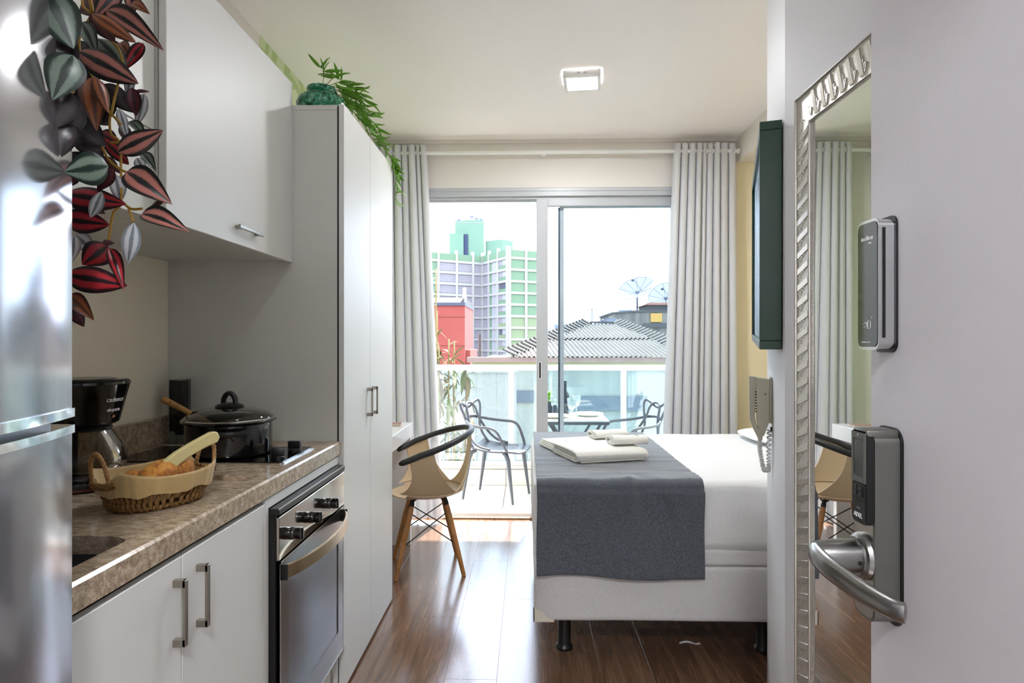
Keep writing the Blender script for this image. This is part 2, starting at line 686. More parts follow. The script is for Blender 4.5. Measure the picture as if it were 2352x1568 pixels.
# ================================================================== kitchen
# ---- materials
m = NT('beige_granite')
v = m.coords((1, 1, 1))
za = m.n('TexNoise', Scale=260.0, Detail=4.0, Roughness=0.7)
m.l(v, za.inputs['Vector'])
v2 = m.coords((38, 70, 60), rot=(0.3, 0.2, 0.6))
zb = m.n('TexNoise', Scale=1.0, Detail=5.0, Roughness=0.6)
m.l(v2, zb.inputs['Vector'])
mx = m.n('Math', operation='MULTIPLY_ADD')
m.l(za.outputs['Fac'], mx.inputs[0])
mx.inputs[1].default_value = 0.75
m.l(zb.outputs['Fac'], mx.inputs[2])
m.l(m.ramp(mx.outputs[0], [(0.66, '#857362'), (0.80, '#9f8c75'), (0.92, '#b3a088'), (1.0, '#c6b59d')]), m.b.inputs['Base Color'])
m.b.inputs['Roughness'].default_value = 0.16
M['granite'] = m.m

m = NT('brushed_fridge_steel')
v = m.coords((1.5, 5, 2.2))
zc = m.n('TexNoise', Scale=1.0, Detail=1.5)
m.l(v, zc.inputs['Vector'])
m.l(m.ramp(zc.outputs['Fac'], [(0.35, '#9a999d'), (0.7, '#b2b0b3')]), m.b.inputs['Base Color'])
m.b.inputs['Metallic'].default_value = 0.72
m.b.inputs['Roughness'].default_value = 0.13
M['fridge'] = m.m
M['steel'] = plain('brushed_steel', '#b9b4ab', 0.22, metal=1.0)
M['steel_mirror'] = plain('polished_oven_steel', '#c9c0b6', 0.09, metal=1.0)
M['gold_steel'] = plain('champagne_brushed_steel', '#b5a181', 0.3, metal=1.0)


def bar_handle(parent, p, L, axis, out=0.025, th=0.007, w=0.011):
    """flat bar on two square posts, fixed to a face that looks towards +X; p is the middle on the face"""
    x, y, z = p
    b = MB()
    h = L / 2
    if axis == 'z':
        b.bbox((x + out - th, y - w / 2, z - h), (x + out, y + w / 2, z + h), 0.0012, 1)
        for s in (-1, 1):
            zz = z + s * (h - 0.007)
            b.box((x, y - w / 2, zz - 0.007), (x + out - 0.001, y + w / 2, zz + 0.007))
    else:
        b.bbox((x + out - th, y - h, z - w / 2), (x + out, y + h, z + w / 2), 0.0012, 1)
        for s in (-1, 1):
            yy = y + s * (h - 0.02)
            b.box((x, yy - 0.005, z - w / 2), (x + out - 0.001, yy + 0.005, z + w / 2))
    return b.build('handle', 'nickel', parent)


# ---- base units
cb = thing('base_cabinet', 'ivory two-door base cabinet under the granite worktop', 'cabinet', (-1.0, 1.24, 0.0))
b = MB()
b.box((-1.30, 0.872, 0.10), (-0.702, 0.890, 0.858)).box((-1.30, 1.630, 0.10), (-0.702, 1.640, 0.858))
b.box((-1.30, 0.890, 0.10), (-0.702, 1.630, 0.118)).box((-1.30, 0.890, 0.118), (-1.292, 1.630, 0.858))
b.box((-1.20, 0.872, 0.0), (-0.74, 1.640, 0.10))
b.build('carcass', 'cab_side', cb)
MB().bbox((-0.698, 1.618, 0.105), (-0.681, 1.640, 0.858), 0.001, 1).build('filler_strip', 'cab', cb)
for y0, y1, hy in ((0.874, 1.2225, 1.196), (1.2255, 1.6145, 1.281)):
    d = MB().bbox((-0.698, y0, 0.105), (-0.680, y1, 0.849), 0.0012, 1).build('door', 'cab', cb)
    bar_handle(d, (-0.680, hy, 0.749), 0.128, 'z')

oc = thing('oven_cabinet', 'ivory oven housing between base cabinet and wardrobe', 'cabinet', (-1.0, 1.95, 0.0))
b = MB()
b.box((-1.30, 1.642, 0.12), (-0.702, 1.652, 0.858)).box((-1.30, 2.236, 0.12), (-0.702, 2.258, 0.858))
b.box((-1.30, 1.652, 0.12), (-0.702, 2.236, 0.150)).box((-1.30, 1.652, 0.840), (-0.702, 2.236, 0.858))
b.build('carcass', 'cab_side', oc)
MB().bbox((-0.700, 1.642, 0.832), (-0.681, 2.258, 0.858), 0.001, 1).build('fascia', 'cab', oc)
MB().bbox((-0.702, 2.240, 0.0), (-0.684, 2.258, 0.830), 0.001, 1).build('filler_strip', 'cab', oc)
MB().bbox((-0.720, 1.642, 0.0), (-0.702, 2.238, 0.166), 0.001, 1).build('plinth', 'cab_side', oc)

# ---- granite worktop with a shallow wet area, sink cut-out and upstand
wt = thing('worktop', 'speckled beige granite worktop with sink cut-out', 'worktop', (-1.0, 1.55, 0.862))
ZT, ZB, ZR = 0.910, 0.862, 0.897
RX0, RX1, RY1 = -1.275, -0.726, 1.682
b = MB()
fe = [(-0.676, ZB + 0.002), (-0.676, ZT - 0.005), (-0.681, ZT), (RX1, ZT), (RX1, ZB)]
fe = [(p[0], p[1]) for p in fe]
b.prism(list(reversed(fe)), 0.870, 2.262, 'y')
b.prism([(RX1, RY1), (RX1, 2.262), (-1.3095, 2.262), (-1.3095, 0.870), (RX0, 0.870), (RX0, RY1 - 0.02), (RX0 + 0.006, RY1 - 0.006), (RX0 + 0.02, RY1)], ZB, ZT, 'z')
sx0, sx1, sy = -1.14, -0.738, 1.190
hole = [(sx1, 0.870)] + [(sx1 - 0.07 + 0.07 * math.cos(a), sy - 0.07 + 0.07 * math.sin(a)) for a in [i * PI / 16 for i in range(9)]] \
    + [(sx0 + 0.07 + 0.07 * math.cos(a), sy - 0.07 + 0.07 * math.sin(a)) for a in [PI / 2 + i * PI / 16 for i in range(9)]] + [(sx0, 0.870)]
poly = [(RX1, 0.870), (RX1, RY1), (RX0, RY1), (RX0, 0.870)] + list(reversed(hole))
b.prism(poly, ZB, ZR, 'z')
b.build('slab', 'granite', wt)
MB().bbox((-1.3095, 0.870, ZT), (-1.288, 2.262, 1.003), 0.002, 1).build('upstand', 'granite', wt)

sk = thing('sink', 'dark stainless sink sunk into the granite worktop', 'sink', (-0.94, 1.03, 0.70))
b = MB()
hp = hole
n = len(hp)
b.grid(lambda u, w: (hp[round(u * (n - 1))][0], hp[round(u * (n - 1))][1], 0.861 - 0.16 * w), n - 1, 1)
b.add([(p[0], p[1], 0.701) for p in hp], [tuple(range(n))])
b.box((sx0, 0.860, 0.701), (sx1, 0.869, 0.861))
b.build('bowl', plain('dark_sink_steel', '#4a4b4c', 0.3, metal=0.7), sk, 30)
MB().lathe([(0.0, 0.002), (0.035, 0.002), (0.042, 0.0)], 20, (-0.94, 1.02, 0.7015)).build('drain', 'chrome', sk, 40)

# ---- glass cooktop
ct = thing('cooktop', 'black glass cooktop with steel edge set in the worktop', 'cooktop', (-0.98, 1.97, ZT))
MB().prism(rrect(-1.243, 1.832, -0.719, 2.112, 0.012), ZT + 0.0005, ZT + 0.0035, 'z').build('steel_edge', 'chrome', ct)
MB().prism(rrect(-1.239, 1.836, -0.724, 2.108, 0.010), ZT + 0.0035, ZT + 0.0065, 'z').build('glass_plate', 'black_glass', ct)
for kx, ky, ka in ((-0.757, 1.895, 12), (-0.757, 2.030, -6)):
    mt = Matrix.Translation((kx, ky, ZT + 0.0065)) @ Matrix.Rotation(math.radians(ka), 4, 'Z')
    kb = MB().lathe([(0, 0.008), (0.019, 0.008), (0.021, 0.006), (0.021, 0.0), (0, 0.0)][::-1], 20, mat=mt)
    kb.bbox((-0.021, -0.008, 0.006), (0.021, 0.008, 0.031), 0.003, 2, mt)
    kb.build('knob', 'black', ct, 35)

# ---- built-in oven
ov = thing('oven', 'built-in stainless oven with three black knobs', 'oven', (-0.95, 1.94, 0.166))
MB().box((-1.25, 1.656, 0.170), (-0.684, 2.228, 0.822)).build('body', 'black_matte', ov)
tr = MB()
tr.bbox((-0.684, 1.642, 0.812), (-0.653, 2.234, 0.830), 0.002, 1)
tr.box((-0.682, 1.642, 0.180), (-0.664, 1.650, 0.812))
tr.build('black_surround', 'black', ov)
MB().box((-0.655, 1.642, 0.8275), (-0.6525, 2.234, 0.8305)).build('top_rail', 'chrome', ov)
MB().bbox((-0.675, 1.646, 0.692), (-0.655, 2.234, 0.806), 0.001, 1).build('control_panel', 'steel_mirror', ov)
MB().box((-0.682, 1.644, 0.690), (-0.662, 1.646, 0.812)).build('panel_side', 'black', ov)
for ky in (1.715, 1.872, 2.035):
    mt = Matrix.Translation((-0.655, ky, 0.745)) @ Matrix.Rotation(PI / 2, 4, 'Y')
    kb = MB().lathe([(0, 0.0), (0.017, 0.0), (0.0175, 0.014), (0.015, 0.018), (0.0165, 0.022), (0.0165, 0.036), (0.0, 0.038)], 24, mat=mt)
    kb.bbox((-0.0165, -0.0045, 0.018), (0.0165, 0.0045, 0.040), 0.002, 1, mt)
    kn = kb.build('knob', 'black_gloss', ov, 35)
    MB().box((-0.6170, ky - 0.001, 0.752), (-0.6147, ky + 0.001, 0.760)).build('pointer', 'print_white', kn)
dr = MB()
y0, y1, z0, z1 = 1.655, 2.232, 0.178, 0.686
wx0, wx1, wz0, wz1 = y0 + 0.062, y1 - 0.062, z0 + 0.085, z1 - 0.062
for a, c in (((y0, z0), (wx0, z1)), ((wx1, z0), (y1, z1)), ((wx0, wz1), (wx1, z1)), ((wx0, z0), (wx1, wz0))):
    dr.box((-0.682, a[0], a[1]), (-0.657, c[0], c[1]))
dd = dr.build('door', plain('oven_door_glass', '#6f6864', 0.12, metal=0.75), ov)
m = NT('dark_oven_window')
m.b.inputs['Base Color'].default_value = lin('#6a6a70')
m.b.inputs['Metallic'].default_value = 0.55
m.b.inputs['Roughness'].default_value = 0.1
MB().box((-0.678, wx0, wz0), (-0.660, wx1, wz1)).build('window_pane', m.m, dd)
fr = MB()
for a, c in (((y0, z0), (y0 + 0.006, z1)), ((y1 - 0.006, z0), (y1, z1)), ((y0, z1 - 0.006), (y1, z1)), ((y0, z0), (y1, z0 + 0.006))):
    fr.box((-0.683, a[0], a[1]), (-0.656, c[0], c[1]))
fr.build('door_trim', 'steel', dd)
ha = MB()
HN = 24


def hpos(u):
    y = 1.668 + u * 0.552
    return y, -0.653 + 0.050 * (1 - (2 * u - 1) ** 2) ** 0.75


hv, hf = [], []
for i in range(HN + 1):
    u = i / HN
    yy, xx = hpos(u)
    for dx, dz in ((0, -0.019), (0.008, -0.017), (0.008, 0.017), (0, 0.019)):
        hv.append((xx + dx, yy, 0.655 + dz))
for i in range(HN):
    for q in range(4):
        q2 = (q + 1) % 4
        hf.append((i * 4 + q, i * 4 + q2, (i + 1) * 4 + q2, (i + 1) * 4 + q))
hf += [(0, 1, 2, 3), tuple(HN * 4 + q for q in (3, 2, 1, 0))]
ha.add(hv, hf)
ha.build('door_handle', 'gold_steel', dd, 30)
MB().box((-0.657, 1.665, 0.634), (-0.640, 1.669, 0.676)).build('handle_cap', 'black', dd)
MB().box((-0.657, 2.219, 0.634), (-0.640, 2.222, 0.676)).build('handle_cap', 'black', dd)

# ---- wall cupboards
uc = thing('wall_cupboard', 'ivory lift-up wall cupboard above the cooktop', 'cupboard', (-1.08, 1.86, 1.556))
b = MB()
b.box((-1.309, 1.468, 1.560), (-0.874, 2.261, 1.578)).box((-1.309, 1.468, 2.182), (-0.874, 2.261, 2.200))
b.box((-1.309, 1.468, 1.578), (-0.874, 1.486, 2.182)).box((-1.309, 2.243, 1.578), (-0.874, 2.261, 2.182))
b.box((-1.309, 1.486, 1.578), (-1.300, 2.243, 2.182))
b.build('carcass', 'cab_side', uc)
d = MB().bbox((-0.871, 1.466, 1.555), (-0.852, 2.262, 2.204), 0.0015, 1).build('door', 'cab', uc)
bar_handle(d, (-0.852, 1.885, 1.604), 0.165, 'y', out=0.022)
u2 = thing('shelf_cupboard', 'ivory cupboard panel beside the trailing plant', 'cupboard', (-1.1, 1.18, 1.556))
b = MB()
b.box((-1.309, 0.905, 1.560), (-0.900, 1.465, 1.578)).box((-1.309, 0.905, 2.182), (-0.900, 1.465, 2.200))
b.box((-1.309, 0.905, 1.578), (-0.900, 0.923, 2.182)).box((-1.309, 0.923, 1.578), (-1.300, 1.465, 2.182))
b.build('carcass', 'cab_side', u2)
MB().bbox((-0.899, 0.905, 1.558), (-0.880, 1.4645, 1.764), 0.001, 1).build('door', 'cab_side', u2)
MB().bbox((-0.899, 0.905, 1.767), (-0.880, 1.4645, 2.200), 0.001, 1).build('door', 'cab_side', u2)

# ---- tall wardrobe
wd = thing('wardrobe', 'tall ivory two-door wardrobe at the end of the kitchen', 'wardrobe', (-1.0, 2.67, 0.0))
b = MB()
b.box((-1.309, 2.264, 0.06), (-0.690, 2.282, 2.106)).box((-1.309, 3.058, 0.06), (-0.690, 3.076, 2.106))
b.box((-1.309, 2.282, 0.06), (-0.690, 3.058, 0.078)).box((-1.309, 2.282, 0.078), (-1.300, 3.058, 2.106))
b.box((-1.29, 2.266, 0.0), (-0.74, 3.074, 0.06))
b.build('carcass', 'cab_side', wd)
MB().bbox((-1.309, 2.264, 2.107), (-0.690, 3.076, 2.125), 0.001, 1).build('top_board', 'cab_side', wd)
MB().box((-0.692, 2.268, 0.03), (-0.686, 3.072, 2.122)).build('shadow_gap', 'dark_gap', wd)
for y0, y1, hy in ((2.264, 2.6395, 2.600), (2.6425, 3.076, 2.684)):
    d = MB().bbox((-0.684, y0, 0.012), (-0.665, y1, 2.127), 0.001, 1).build('door', 'cab', wd)
    bar_handle(d, (-0.665, hy, 1.020), 0.118, 'z', out=0.024)

# ---- refrigerator
fg = thing('refrigerator', 'brushed steel two-door refrigerator by the entrance', 'refrigerator', (-0.95, 0.556, 0.0))
FY0, FY1 = 0.250, 0.862


def fx(y):
    t = (y - (FY0 + FY1) / 2) / ((FY1 - FY0) / 2)
    return -0.634 + 0.052 * (1 - t * t)


def fdoor(z0, z1, d=0.0, back=-0.70):
    q = MB()
    N = 28
    pts = [(fx(FY0 + (FY1 - FY0) * i / N) + d, FY0 + (FY1 - FY0) * i / N) for i in range(N + 1)]
    pts = [(back, FY0)] + pts + [(back, FY1)]
    q.prism(pts, z0, z1, 'z')
    return q


MB().box((-1.28, 0.262, 0.03), (-0.712, 0.852, 1.760)).build('body', 'fridge', fg)
fdoor(1.178, 1.765).build('door', 'fridge', fg, 35)
fdoor(0.06, 1.146).build('door', 'fridge', fg, 35)
fdoor(1.166, 1.178, 0.004).build('chrome_trim', 'chrome', fg, 35)
fdoor(1.144, 1.155, 0.004).build('chrome_trim', 'chrome', fg, 35)
fdoor(1.155, 1.166, -0.03).build('door_gap', 'black', fg, 35)
for yy in (0.29, 0.82):
    for xx in (-1.22, -0.76):
        MB().lathe([(0, 0.0), (0.018, 0.0), (0.018, 0.03), (0, 0.03)], 12, (xx, yy, 0.0)).build('foot', 'black', fg)


# ================================================================== things on the worktop
# ---- pot with glass lid
pt = thing('cooking_pot', 'black enamel pot with glass lid on the cooktop', 'pot', (-0.945, 1.975, 0.9165))
PC = (-0.945, 1.975, 0.9165)
M['enamel'] = plain('black_enamel', '#0d0d0f', 0.12, coat=0.5)
MB().lathe([(0, 0.0), (0.120, 0.0), (0.126, 0.004), (0.128, 0.012), (0.128, 0.098), (0.131, 0.101), (0.139, 0.103), (0.141, 0.107), (0.138, 0.110), (0.128, 0.108), (0.124, 0.104), (0.124, 0.010), (0, 0.008)], 56, PC).build('pan', 'enamel', pt, 40)
gl = MB().lathe([(0.133, 0.111)] + [(0.133 * math.cos(a), 0.111 + 0.037 * math.sin(a)) for a in [i * PI / 24 for i in range(1, 12)]] + [(0.0, 0.148)], 56, PC)
lid = gl.build('lid', glass('pot_lid_glass', '#d5ded8', 2.2), pt, True)
MB().lathe([(0.131, 0.1085), (0.137, 0.1085), (0.138, 0.112), (0.135, 0.1145), (0.131, 0.113)], 56, PC, closed=True).build('steel_rim', 'chrome', lid, 60)
kb = MB().lathe([(0, 0.147), (0.042, 0.147), (0.043, 0.151), (0.034, 0.156), (0.016, 0.160), (0, 0.160)], 28, PC)
kb.tube([(PC[0] + p[0], PC[1] + p[1] * 0.6, PC[2] + p[2]) for p in crom([(-0.019, 0, 0.155), (-0.018, 0, 0.172), (-0.010, 0, 0.186), (0.0, 0, 0.190), (0.010, 0, 0.186), (0.018, 0, 0.172), (0.019, 0, 0.155)], 5)], 0.0075, 10, flat=1.5)
kb.build('lid_knob', 'black', lid, 40)
for s in (-1, 1):
    dirv = Vector((0.42 * s, -0.9 * s, 0)).normalized()
    side = Vector((-dirv.y, dirv.x, 0))
    c = Vector(PC) + dirv * 0.127 + Vector((0, 0, 0.080))
    hb = MB()
    hb.tube([c + side * a + dirv * d for a, d in ((-0.046, -0.004), (-0.044, 0.018), (-0.030, 0.030), (0, 0.033), (0.030, 0.030), (0.044, 0.018), (0.046, -0.004))], 0.0085, 8, flat=0.8)
    hb.build('side_handle', 'black', pt, 40)
# ---- wooden spoon leaning on the rim
sp = thing('wooden_spoon', 'turned wooden spoon handle sticking out of the black pot', 'spoon', (-0.99, 1.98, 0.99))
M['spoonwood'] = plain('light_beech', '#b98a4f', 0.5, mottle=(40, '#a5783f'))
a, e = Vector((-1.150, 1.955, 1.090)), Vector((-0.955, 1.985, 0.982))
L = (e - a)
pts, rr_ = [], []
for t, r in ((0, 0.006), (0.01, 0.0095), (0.06, 0.0105), (0.10, 0.0105), (0.11, 0.0088), (0.12, 0.0105), (0.15, 0.0105), (0.16, 0.0088), (0.17, 0.0105), (0.20, 0.0098), (0.5, 0.0075), (1.0, 0.006)):
    pts.append(a + L * t)
    rr_.append(r)
MB().tube(pts, rr_, 12).build('handle', 'spoonwood', sp, 40)
mt = Matrix.Translation(e) @ L.to_track_quat('Z', 'Y').to_matrix().to_4x4()
MB().lathe([(0, -0.004), (0.014, 0.004), (0.022, 0.024), (0.018, 0.044), (0, 0.054)], 16, sy=0.35, mat=mt).build('bowl', 'spoonwood', sp, True)

# ---- square vase, black glass core in a clear jacket
vz = thing('square_vase', 'tall square black glass vase in the worktop corner', 'vase', (-1.232, 2.205, ZT))
VC = (-1.232, 2.205)
core = MB()
core.prism(rrect(VC[0] - 0.021, VC[1] - 0.021, VC[0] + 0.021, VC[1] + 0.021, 0.006), ZT + 0.045, ZT + 0.222, 'z')
core.lathe([(0, 0.028), (0.012, 0.031), (0.019, 0.040), (0.021, 0.050)], 20, (VC[0], VC[1], ZT))
core.build('core', 'black_gloss', vz, 30)
jk = MB()
jk.prism(rrect(VC[0] - 0.026, VC[1] - 0.026, VC[0] + 0.026, VC[1] + 0.026, 0.004), ZT + 0.0005, ZT + 0.226, 'z')
jk.build('jacket', glass('vase_glass', '#cfd4cf', 1.0), vz, 30)

# ---- coffee maker
cm = thing('coffee_maker', 'black drip coffee maker half hidden by the refrigerator', 'coffee maker', (-1.145, 1.60, ZR))
CC = (-1.147, 1.600)
ZC = ZR
MB().lathe([(0, 0.0), (0.098, 0.0), (0.102, 0.006), (0.100, 0.024), (0.080, 0.030), (0, 0.030)], 40, (CC[0], CC[1], ZC + 0.0005)).build('base', 'black_gloss', cm, 40)
MB().lathe([(0.1028, 0.004), (0.1032, 0.006), (0.1028, 0.010)], 40, (CC[0], CC[1], ZC)).build('base_ring', plain('dark_red_ring', '#5a1c16', 0.4), cm, True)
MB().lathe([(0, 0.030), (0.072, 0.030), (0.074, 0.036), (0, 0.036)], 32, (CC[0], CC[1], ZC)).build('hot_plate', 'steel', cm, 40)
MB().bbox((CC[0] - 0.10, CC[1] - 0.075, ZC + 0.03), (CC[0] - 0.062, CC[1] + 0.075, ZC + 0.20), 0.012, 3).build('column', 'black', cm, 40)
hd = MB().lathe([(0.030, 0.158), (0.070, 0.160), (0.080, 0.166), (0.104, 0.262), (0.106, 0.264), (0.106, 0.270), (0.100, 0.276), (0, 0.277)], 48, (CC[0], CC[1], ZC)).build('head', 'black_gloss', cm, 35)
MB().lathe([(0, 0.2775), (0.070, 0.2785), (0.074, 0.2775)], 32, (CC[0], CC[1], ZC)).build('lid', plain('grey_lid_insert', '#77756c', 0.35), hd, 40)
cf = MB().lathe([(0.060, 0.148), (0.067, 0.138), (0.092, 0.095), (0.099, 0.070), (0.096, 0.052), (0.084, 0.040), (0, 0.0375)], 44, (CC[0], CC[1], ZC)).build('carafe', glass('carafe_glass', '#cfc9bb', 0.55), cm, True)
MB().lathe([(0, 0.160), (0.035, 0.160), (0.062, 0.156), (0.066, 0.150), (0.062, 0.145), (0, 0.145)], 36, (CC[0], CC[1], ZC)).build('carafe_lid', 'black', cf, 40)
hx = Vector((0.2, -0.98, 0)).normalized()
cc = Vector((CC[0], CC[1], ZC))
MB().tube(crom([cc + hx * 0.062 + Vector((0, 0, 0.150)), cc + hx * 0.105 + Vector((0, 0, 0.150)), cc + hx * 0.125 + Vector((0, 0, 0.125)), cc + hx * 0.122 + Vector((0, 0, 0.075)), cc + hx * 0.098 + Vector((0, 0, 0.060))], 5), 0.009, 8, flat=1.4).build('carafe_handle', 'black', cf, 40)
# lettering runs round the tapered head where it faces the room
ang = math.radians(-7)
out = Vector((math.cos(ang), math.sin(ang), 0))
tang = Vector((-math.sin(ang), math.cos(ang), 0))
sl = Vector((out.x * 0.025, out.y * 0.025, 0.1)).normalized()
nn = tang.cross(sl).normalized()
for body, size, h, mat in (('cadence', 0.017, 0.225, 'print_white'), ('desperta', 0.013, 0.199, 'print_white')):
    lo_ = text('lettering', body, size, mat, hd, Matrix.Identity(4), 0.0002)
    for vv in lo_.data.vertices:
        hz = h + vv.co.y
        rr3 = 0.080 + (0.104 - 0.080) * (hz - 0.166) / 0.096 + 0.0006 + vv.co.z
        aa = ang + vv.co.x / 0.094
        vv.co = rel((CC[0] + rr3 * math.cos(aa), CC[1] + rr3 * math.sin(aa), ZC + hz), cm)
MB().box((-0.0035, -0.0035, 0), (0.0035, 0.0035, 0.0012), frame_axes(tang, sl, nn, Vector((CC[0], CC[1], ZC)) + out * 0.0862 + Vector((0, 0, 0.182))) @ Matrix.Rotation(PI / 4, 4, 'Z')).build('switch_mark', plain('amber_mark', '#a06a3c', 0.5), hd)

# ---- bread basket
bk = thing('bread_basket', 'oval wicker bread basket lined with beige cloth', 'basket', (-0.858, 1.436, ZR + 0.0005), math.radians(61))
bk.scale = (0.88, 0.95, 1.0)
m = NT('wicker')
v = m.coords((1, 1, 1))
z = m.n('TexNoise', Scale=160.0, Detail=3.0)
m.l(v, z.inputs['Vector'])
m.l(m.ramp(z.outputs['Fac'], [(0.3, '#5b3d1c'), (0.55, '#8a6431'), (0.75, '#b18a4f')]), m.b.inputs['Base Color'])
m.b.inputs['Roughness'].default_value = 0.7
m.bump(z.outputs['Fac'], 0.5, 0.004)
M['wicker'] = m.m
m = NT('beige_liner_cloth')
v = m.coords((1, 1, 1))
z = m.n('TexNoise', Scale=900.0, Detail=2.0)
m.l(v, z.inputs['Vector'])
m.l(m.ramp(z.outputs['Fac'], [(0.3, '#a98c58'), (0.7, '#c9ad77')]), m.b.inputs['Base Color'])
m.b.inputs['Roughness'].default_value = 0.9
m.b.inputs['Sheen Weight'].default_value = 0.3
m.bump(z.outputs['Fac'], 0.25, 0.002)
M['liner'] = m.m


def sup(a, A, B, p=2.5):
    c, s = math.cos(a), math.sin(a)
    return A * math.copysign(abs(c) ** (2 / p), c), B * math.copysign(abs(s) ** (2 / p), s)


def brim(a):
    return 0.088 + 0.010 * math.cos(2 * a)


NS = 46
strand_mesh = MB().tube([(0.0015 * math.sin(i * 1.3), 0.0012 * math.cos(i * 1.3), i / 10.0 * 1.0) for i in range(11)], [0.0052 + 0.0008 * math.sin(i * 2.1) for i in range(11)], 7).mesh('strand', 'wicker', True)
for i in range(NS):
    a = 2 * PI * i / NS
    x0, y0 = sup(a, 0.108, 0.074)
    x1, y1 = sup(a + 0.05, 0.122, 0.086)
    d = Vector((x1 - x0, y1 - y0, 0.038))
    q = d.to_track_quat('Z', 'Y').to_matrix().to_4x4()
    inst('strand', strand_mesh, bk, Matrix.Translation((x0, y0, 0.004)) @ q @ Matrix.Diagonal((1, 1, d.length, 1)))
for (A, B, z, r) in ((0.106, 0.072, 0.006, 0.0055), (0.122, 0.087, 0.044, 0.004)):
    MB().tube([sup(2 * PI * i / 60, A, B) + (z + 0.0012 * math.sin(i * 1.9),) for i in range(60)], r, 7, closed=True).build('braid', 'wicker', bk, True)
MB().grid(lambda u, w: sup(2 * PI * u, 0.104 * w + 0.001, 0.070 * w + 0.001) + (0.006,), 40, 3, wrap=True).build('base_mat', 'wicker', bk)
MB().grid(lambda u, w: sup(2 * PI * u, 0.100 + 0.020 * w, 0.068 + 0.018 * w) + (0.008 + 0.046 * w,), 40, 2, wrap=True).build('inner_weave', plain('dark_wicker_core', '#3a2612', 0.8), bk, True)


def liner(u, w):
    a = 2 * PI * u
    rim = brim(a)
    dip = 0.030 * (max(0.0, abs(math.cos(a)) - 0.90) / 0.10)      # cloth is cut away at the two handles
    # outside skirt from its hem up to the rim, then down inside
    if w < 0.5:
        t = w / 0.5
        wob = 0.0022 * math.sin(a * 13 + 2 * math.sin(a * 3)) * (1 - t) + 0.0012 * math.sin(a * 29)
        A, B, z = 0.1315 + 0.0105 * t + wob, 0.0955 + 0.0105 * t + wob, (0.038 + 0.003 * math.sin(a * 9)) * (1 - t) + (rim - dip) * t
    else:
        t = (w - 0.5) / 0.5
        A, B, z = 0.141 - 0.036 * t ** 1.3 - 0.003, 0.106 - 0.036 * t ** 1.3 - 0.003, (rim - dip) * (1 - t) + 0.012 * t
    x, y = sup(a, A, B)
    return (x, y, z)


MB().grid(liner, 132, 20, wrap=True).build('cloth_liner', 'liner', bk, True)
MB().grid(lambda u, w: sup(2 * PI * u, 0.104 * w + 0.001, 0.068 * w + 0.001) + (0.012,), 40, 3, wrap=True).build('liner_floor', 'liner', bk, True)
for s in (-1, 1):
    pts = crom([(s * 0.136, -0.036, 0.066), (s * 0.141, -0.034, 0.090), (s * 0.146, -0.024, 0.118), (s * 0.148, 0.0, 0.132), (s * 0.146, 0.024, 0.118), (s * 0.141, 0.034, 0.090), (s * 0.136, 0.036, 0.066)], 9)
    MB().tube(pts, [0.0052 + 0.0009 * math.sin(i * 2.4) for i in range(len(pts))], 8).build('rope_handle', plain('rope_wrap', '#b48a55', 0.75, mottle=(220, '#8a6238')) if s < 0 else bpy.data.materials['rope_wrap'], bk, True)
    pts = crom([(s * 0.128, -0.046, 0.066), (s * 0.139, -0.03, 0.063), (s * 0.143, 0, 0.062), (s * 0.139, 0.03, 0.063), (s * 0.128, 0.046, 0.066)], 7)
    MB().tube(pts, [0.0075 + 0.001 * math.sin(i * 2.2) for i in range(len(pts))], 8).build('end_braid', 'wicker', bk, True)

# ---- two pieces of bread and a knife in the basket
m = NT('bread_crust')
v = m.coords((1, 1, 1))
z = m.n('TexNoise', Scale=38.0, Detail=5.0, Roughness=0.7)
m.l(v, z.inputs['Vector'])
m.l(m.ramp(z.outputs['Fac'], [(0.34, '#7a4320'), (0.48, '#b9772b'), (0.62, '#d59a3f'), (0.8, '#e0ae58')]), m.b.inputs['Base Color'])
m.b.inputs['Roughness'].default_value = 0.65
z2 = m.n('TexNoise', Scale=260.0, Detail=3.0)
m.l(v, z2.inputs['Vector'])
m.bump(z2.outputs['Fac'], 0.6, 0.004)
M['crust'] = m.m


def loaf(label, c, ax, rz, seed):
    b = MB()

    def fn(u, w):
        a, t = 2 * PI * u, PI * (w * 0.98 + 0.01)
        p = Vector((math.sin(t) * math.cos(a), math.sin(t) * math.sin(a), math.cos(t)))
        k = 1 + 0.16 * noise.noise(p * 1.8 + Vector((seed, 0, 0))) + 0.05 * noise.noise(p * 5 + Vector((0, seed, 0)))
        q = Vector((p.x * ax[0], p.y * ax[1], p.z * ax[2])) * k
        return (q.x, q.y, max(q.z, -ax[2] * 0.7))
    b.grid(fn, 36, 20, wrap=True)
    mt = Matrix.Translation((-0.858, 1.436, ZR + 0.016)) @ Matrix.Rotation(math.radians(61), 4, 'Z') @ Matrix.Scale(0.9, 4) @ Matrix.Translation(c) @ Matrix.Rotation(rz, 4, 'Z')
    b.v = [tuple(mt @ Vector(p)) for p in b.v]
    return tag(b.build('bread_roll', 'crust', None, True), label, 'bread', 'bread in the basket')


loaf('golden bread roll with a dark crust side, front of basket', (-0.004, -0.030, 0.050), (0.066, 0.038, 0.045), 0.1, 3.0)
loaf('browner bread roll near the knife handle in the basket', (0.052, -0.022, 0.050), (0.038, 0.034, 0.043), 0.5, 9.0)
loaf('paler bread roll lying deep in the basket', (-0.056, -0.002, 0.042), (0.040, 0.032, 0.034), 0.2, 15.0)

kf = thing('bread_knife', 'kitchen knife with cream plastic handle laid in the basket', 'knife', (-0.853, 1.435, ZR))
B = Vector((-0.758, 1.520, 1.046))
A = B - (B - Vector((-0.812, 1.440, 1.000))).normalized() * 0.236

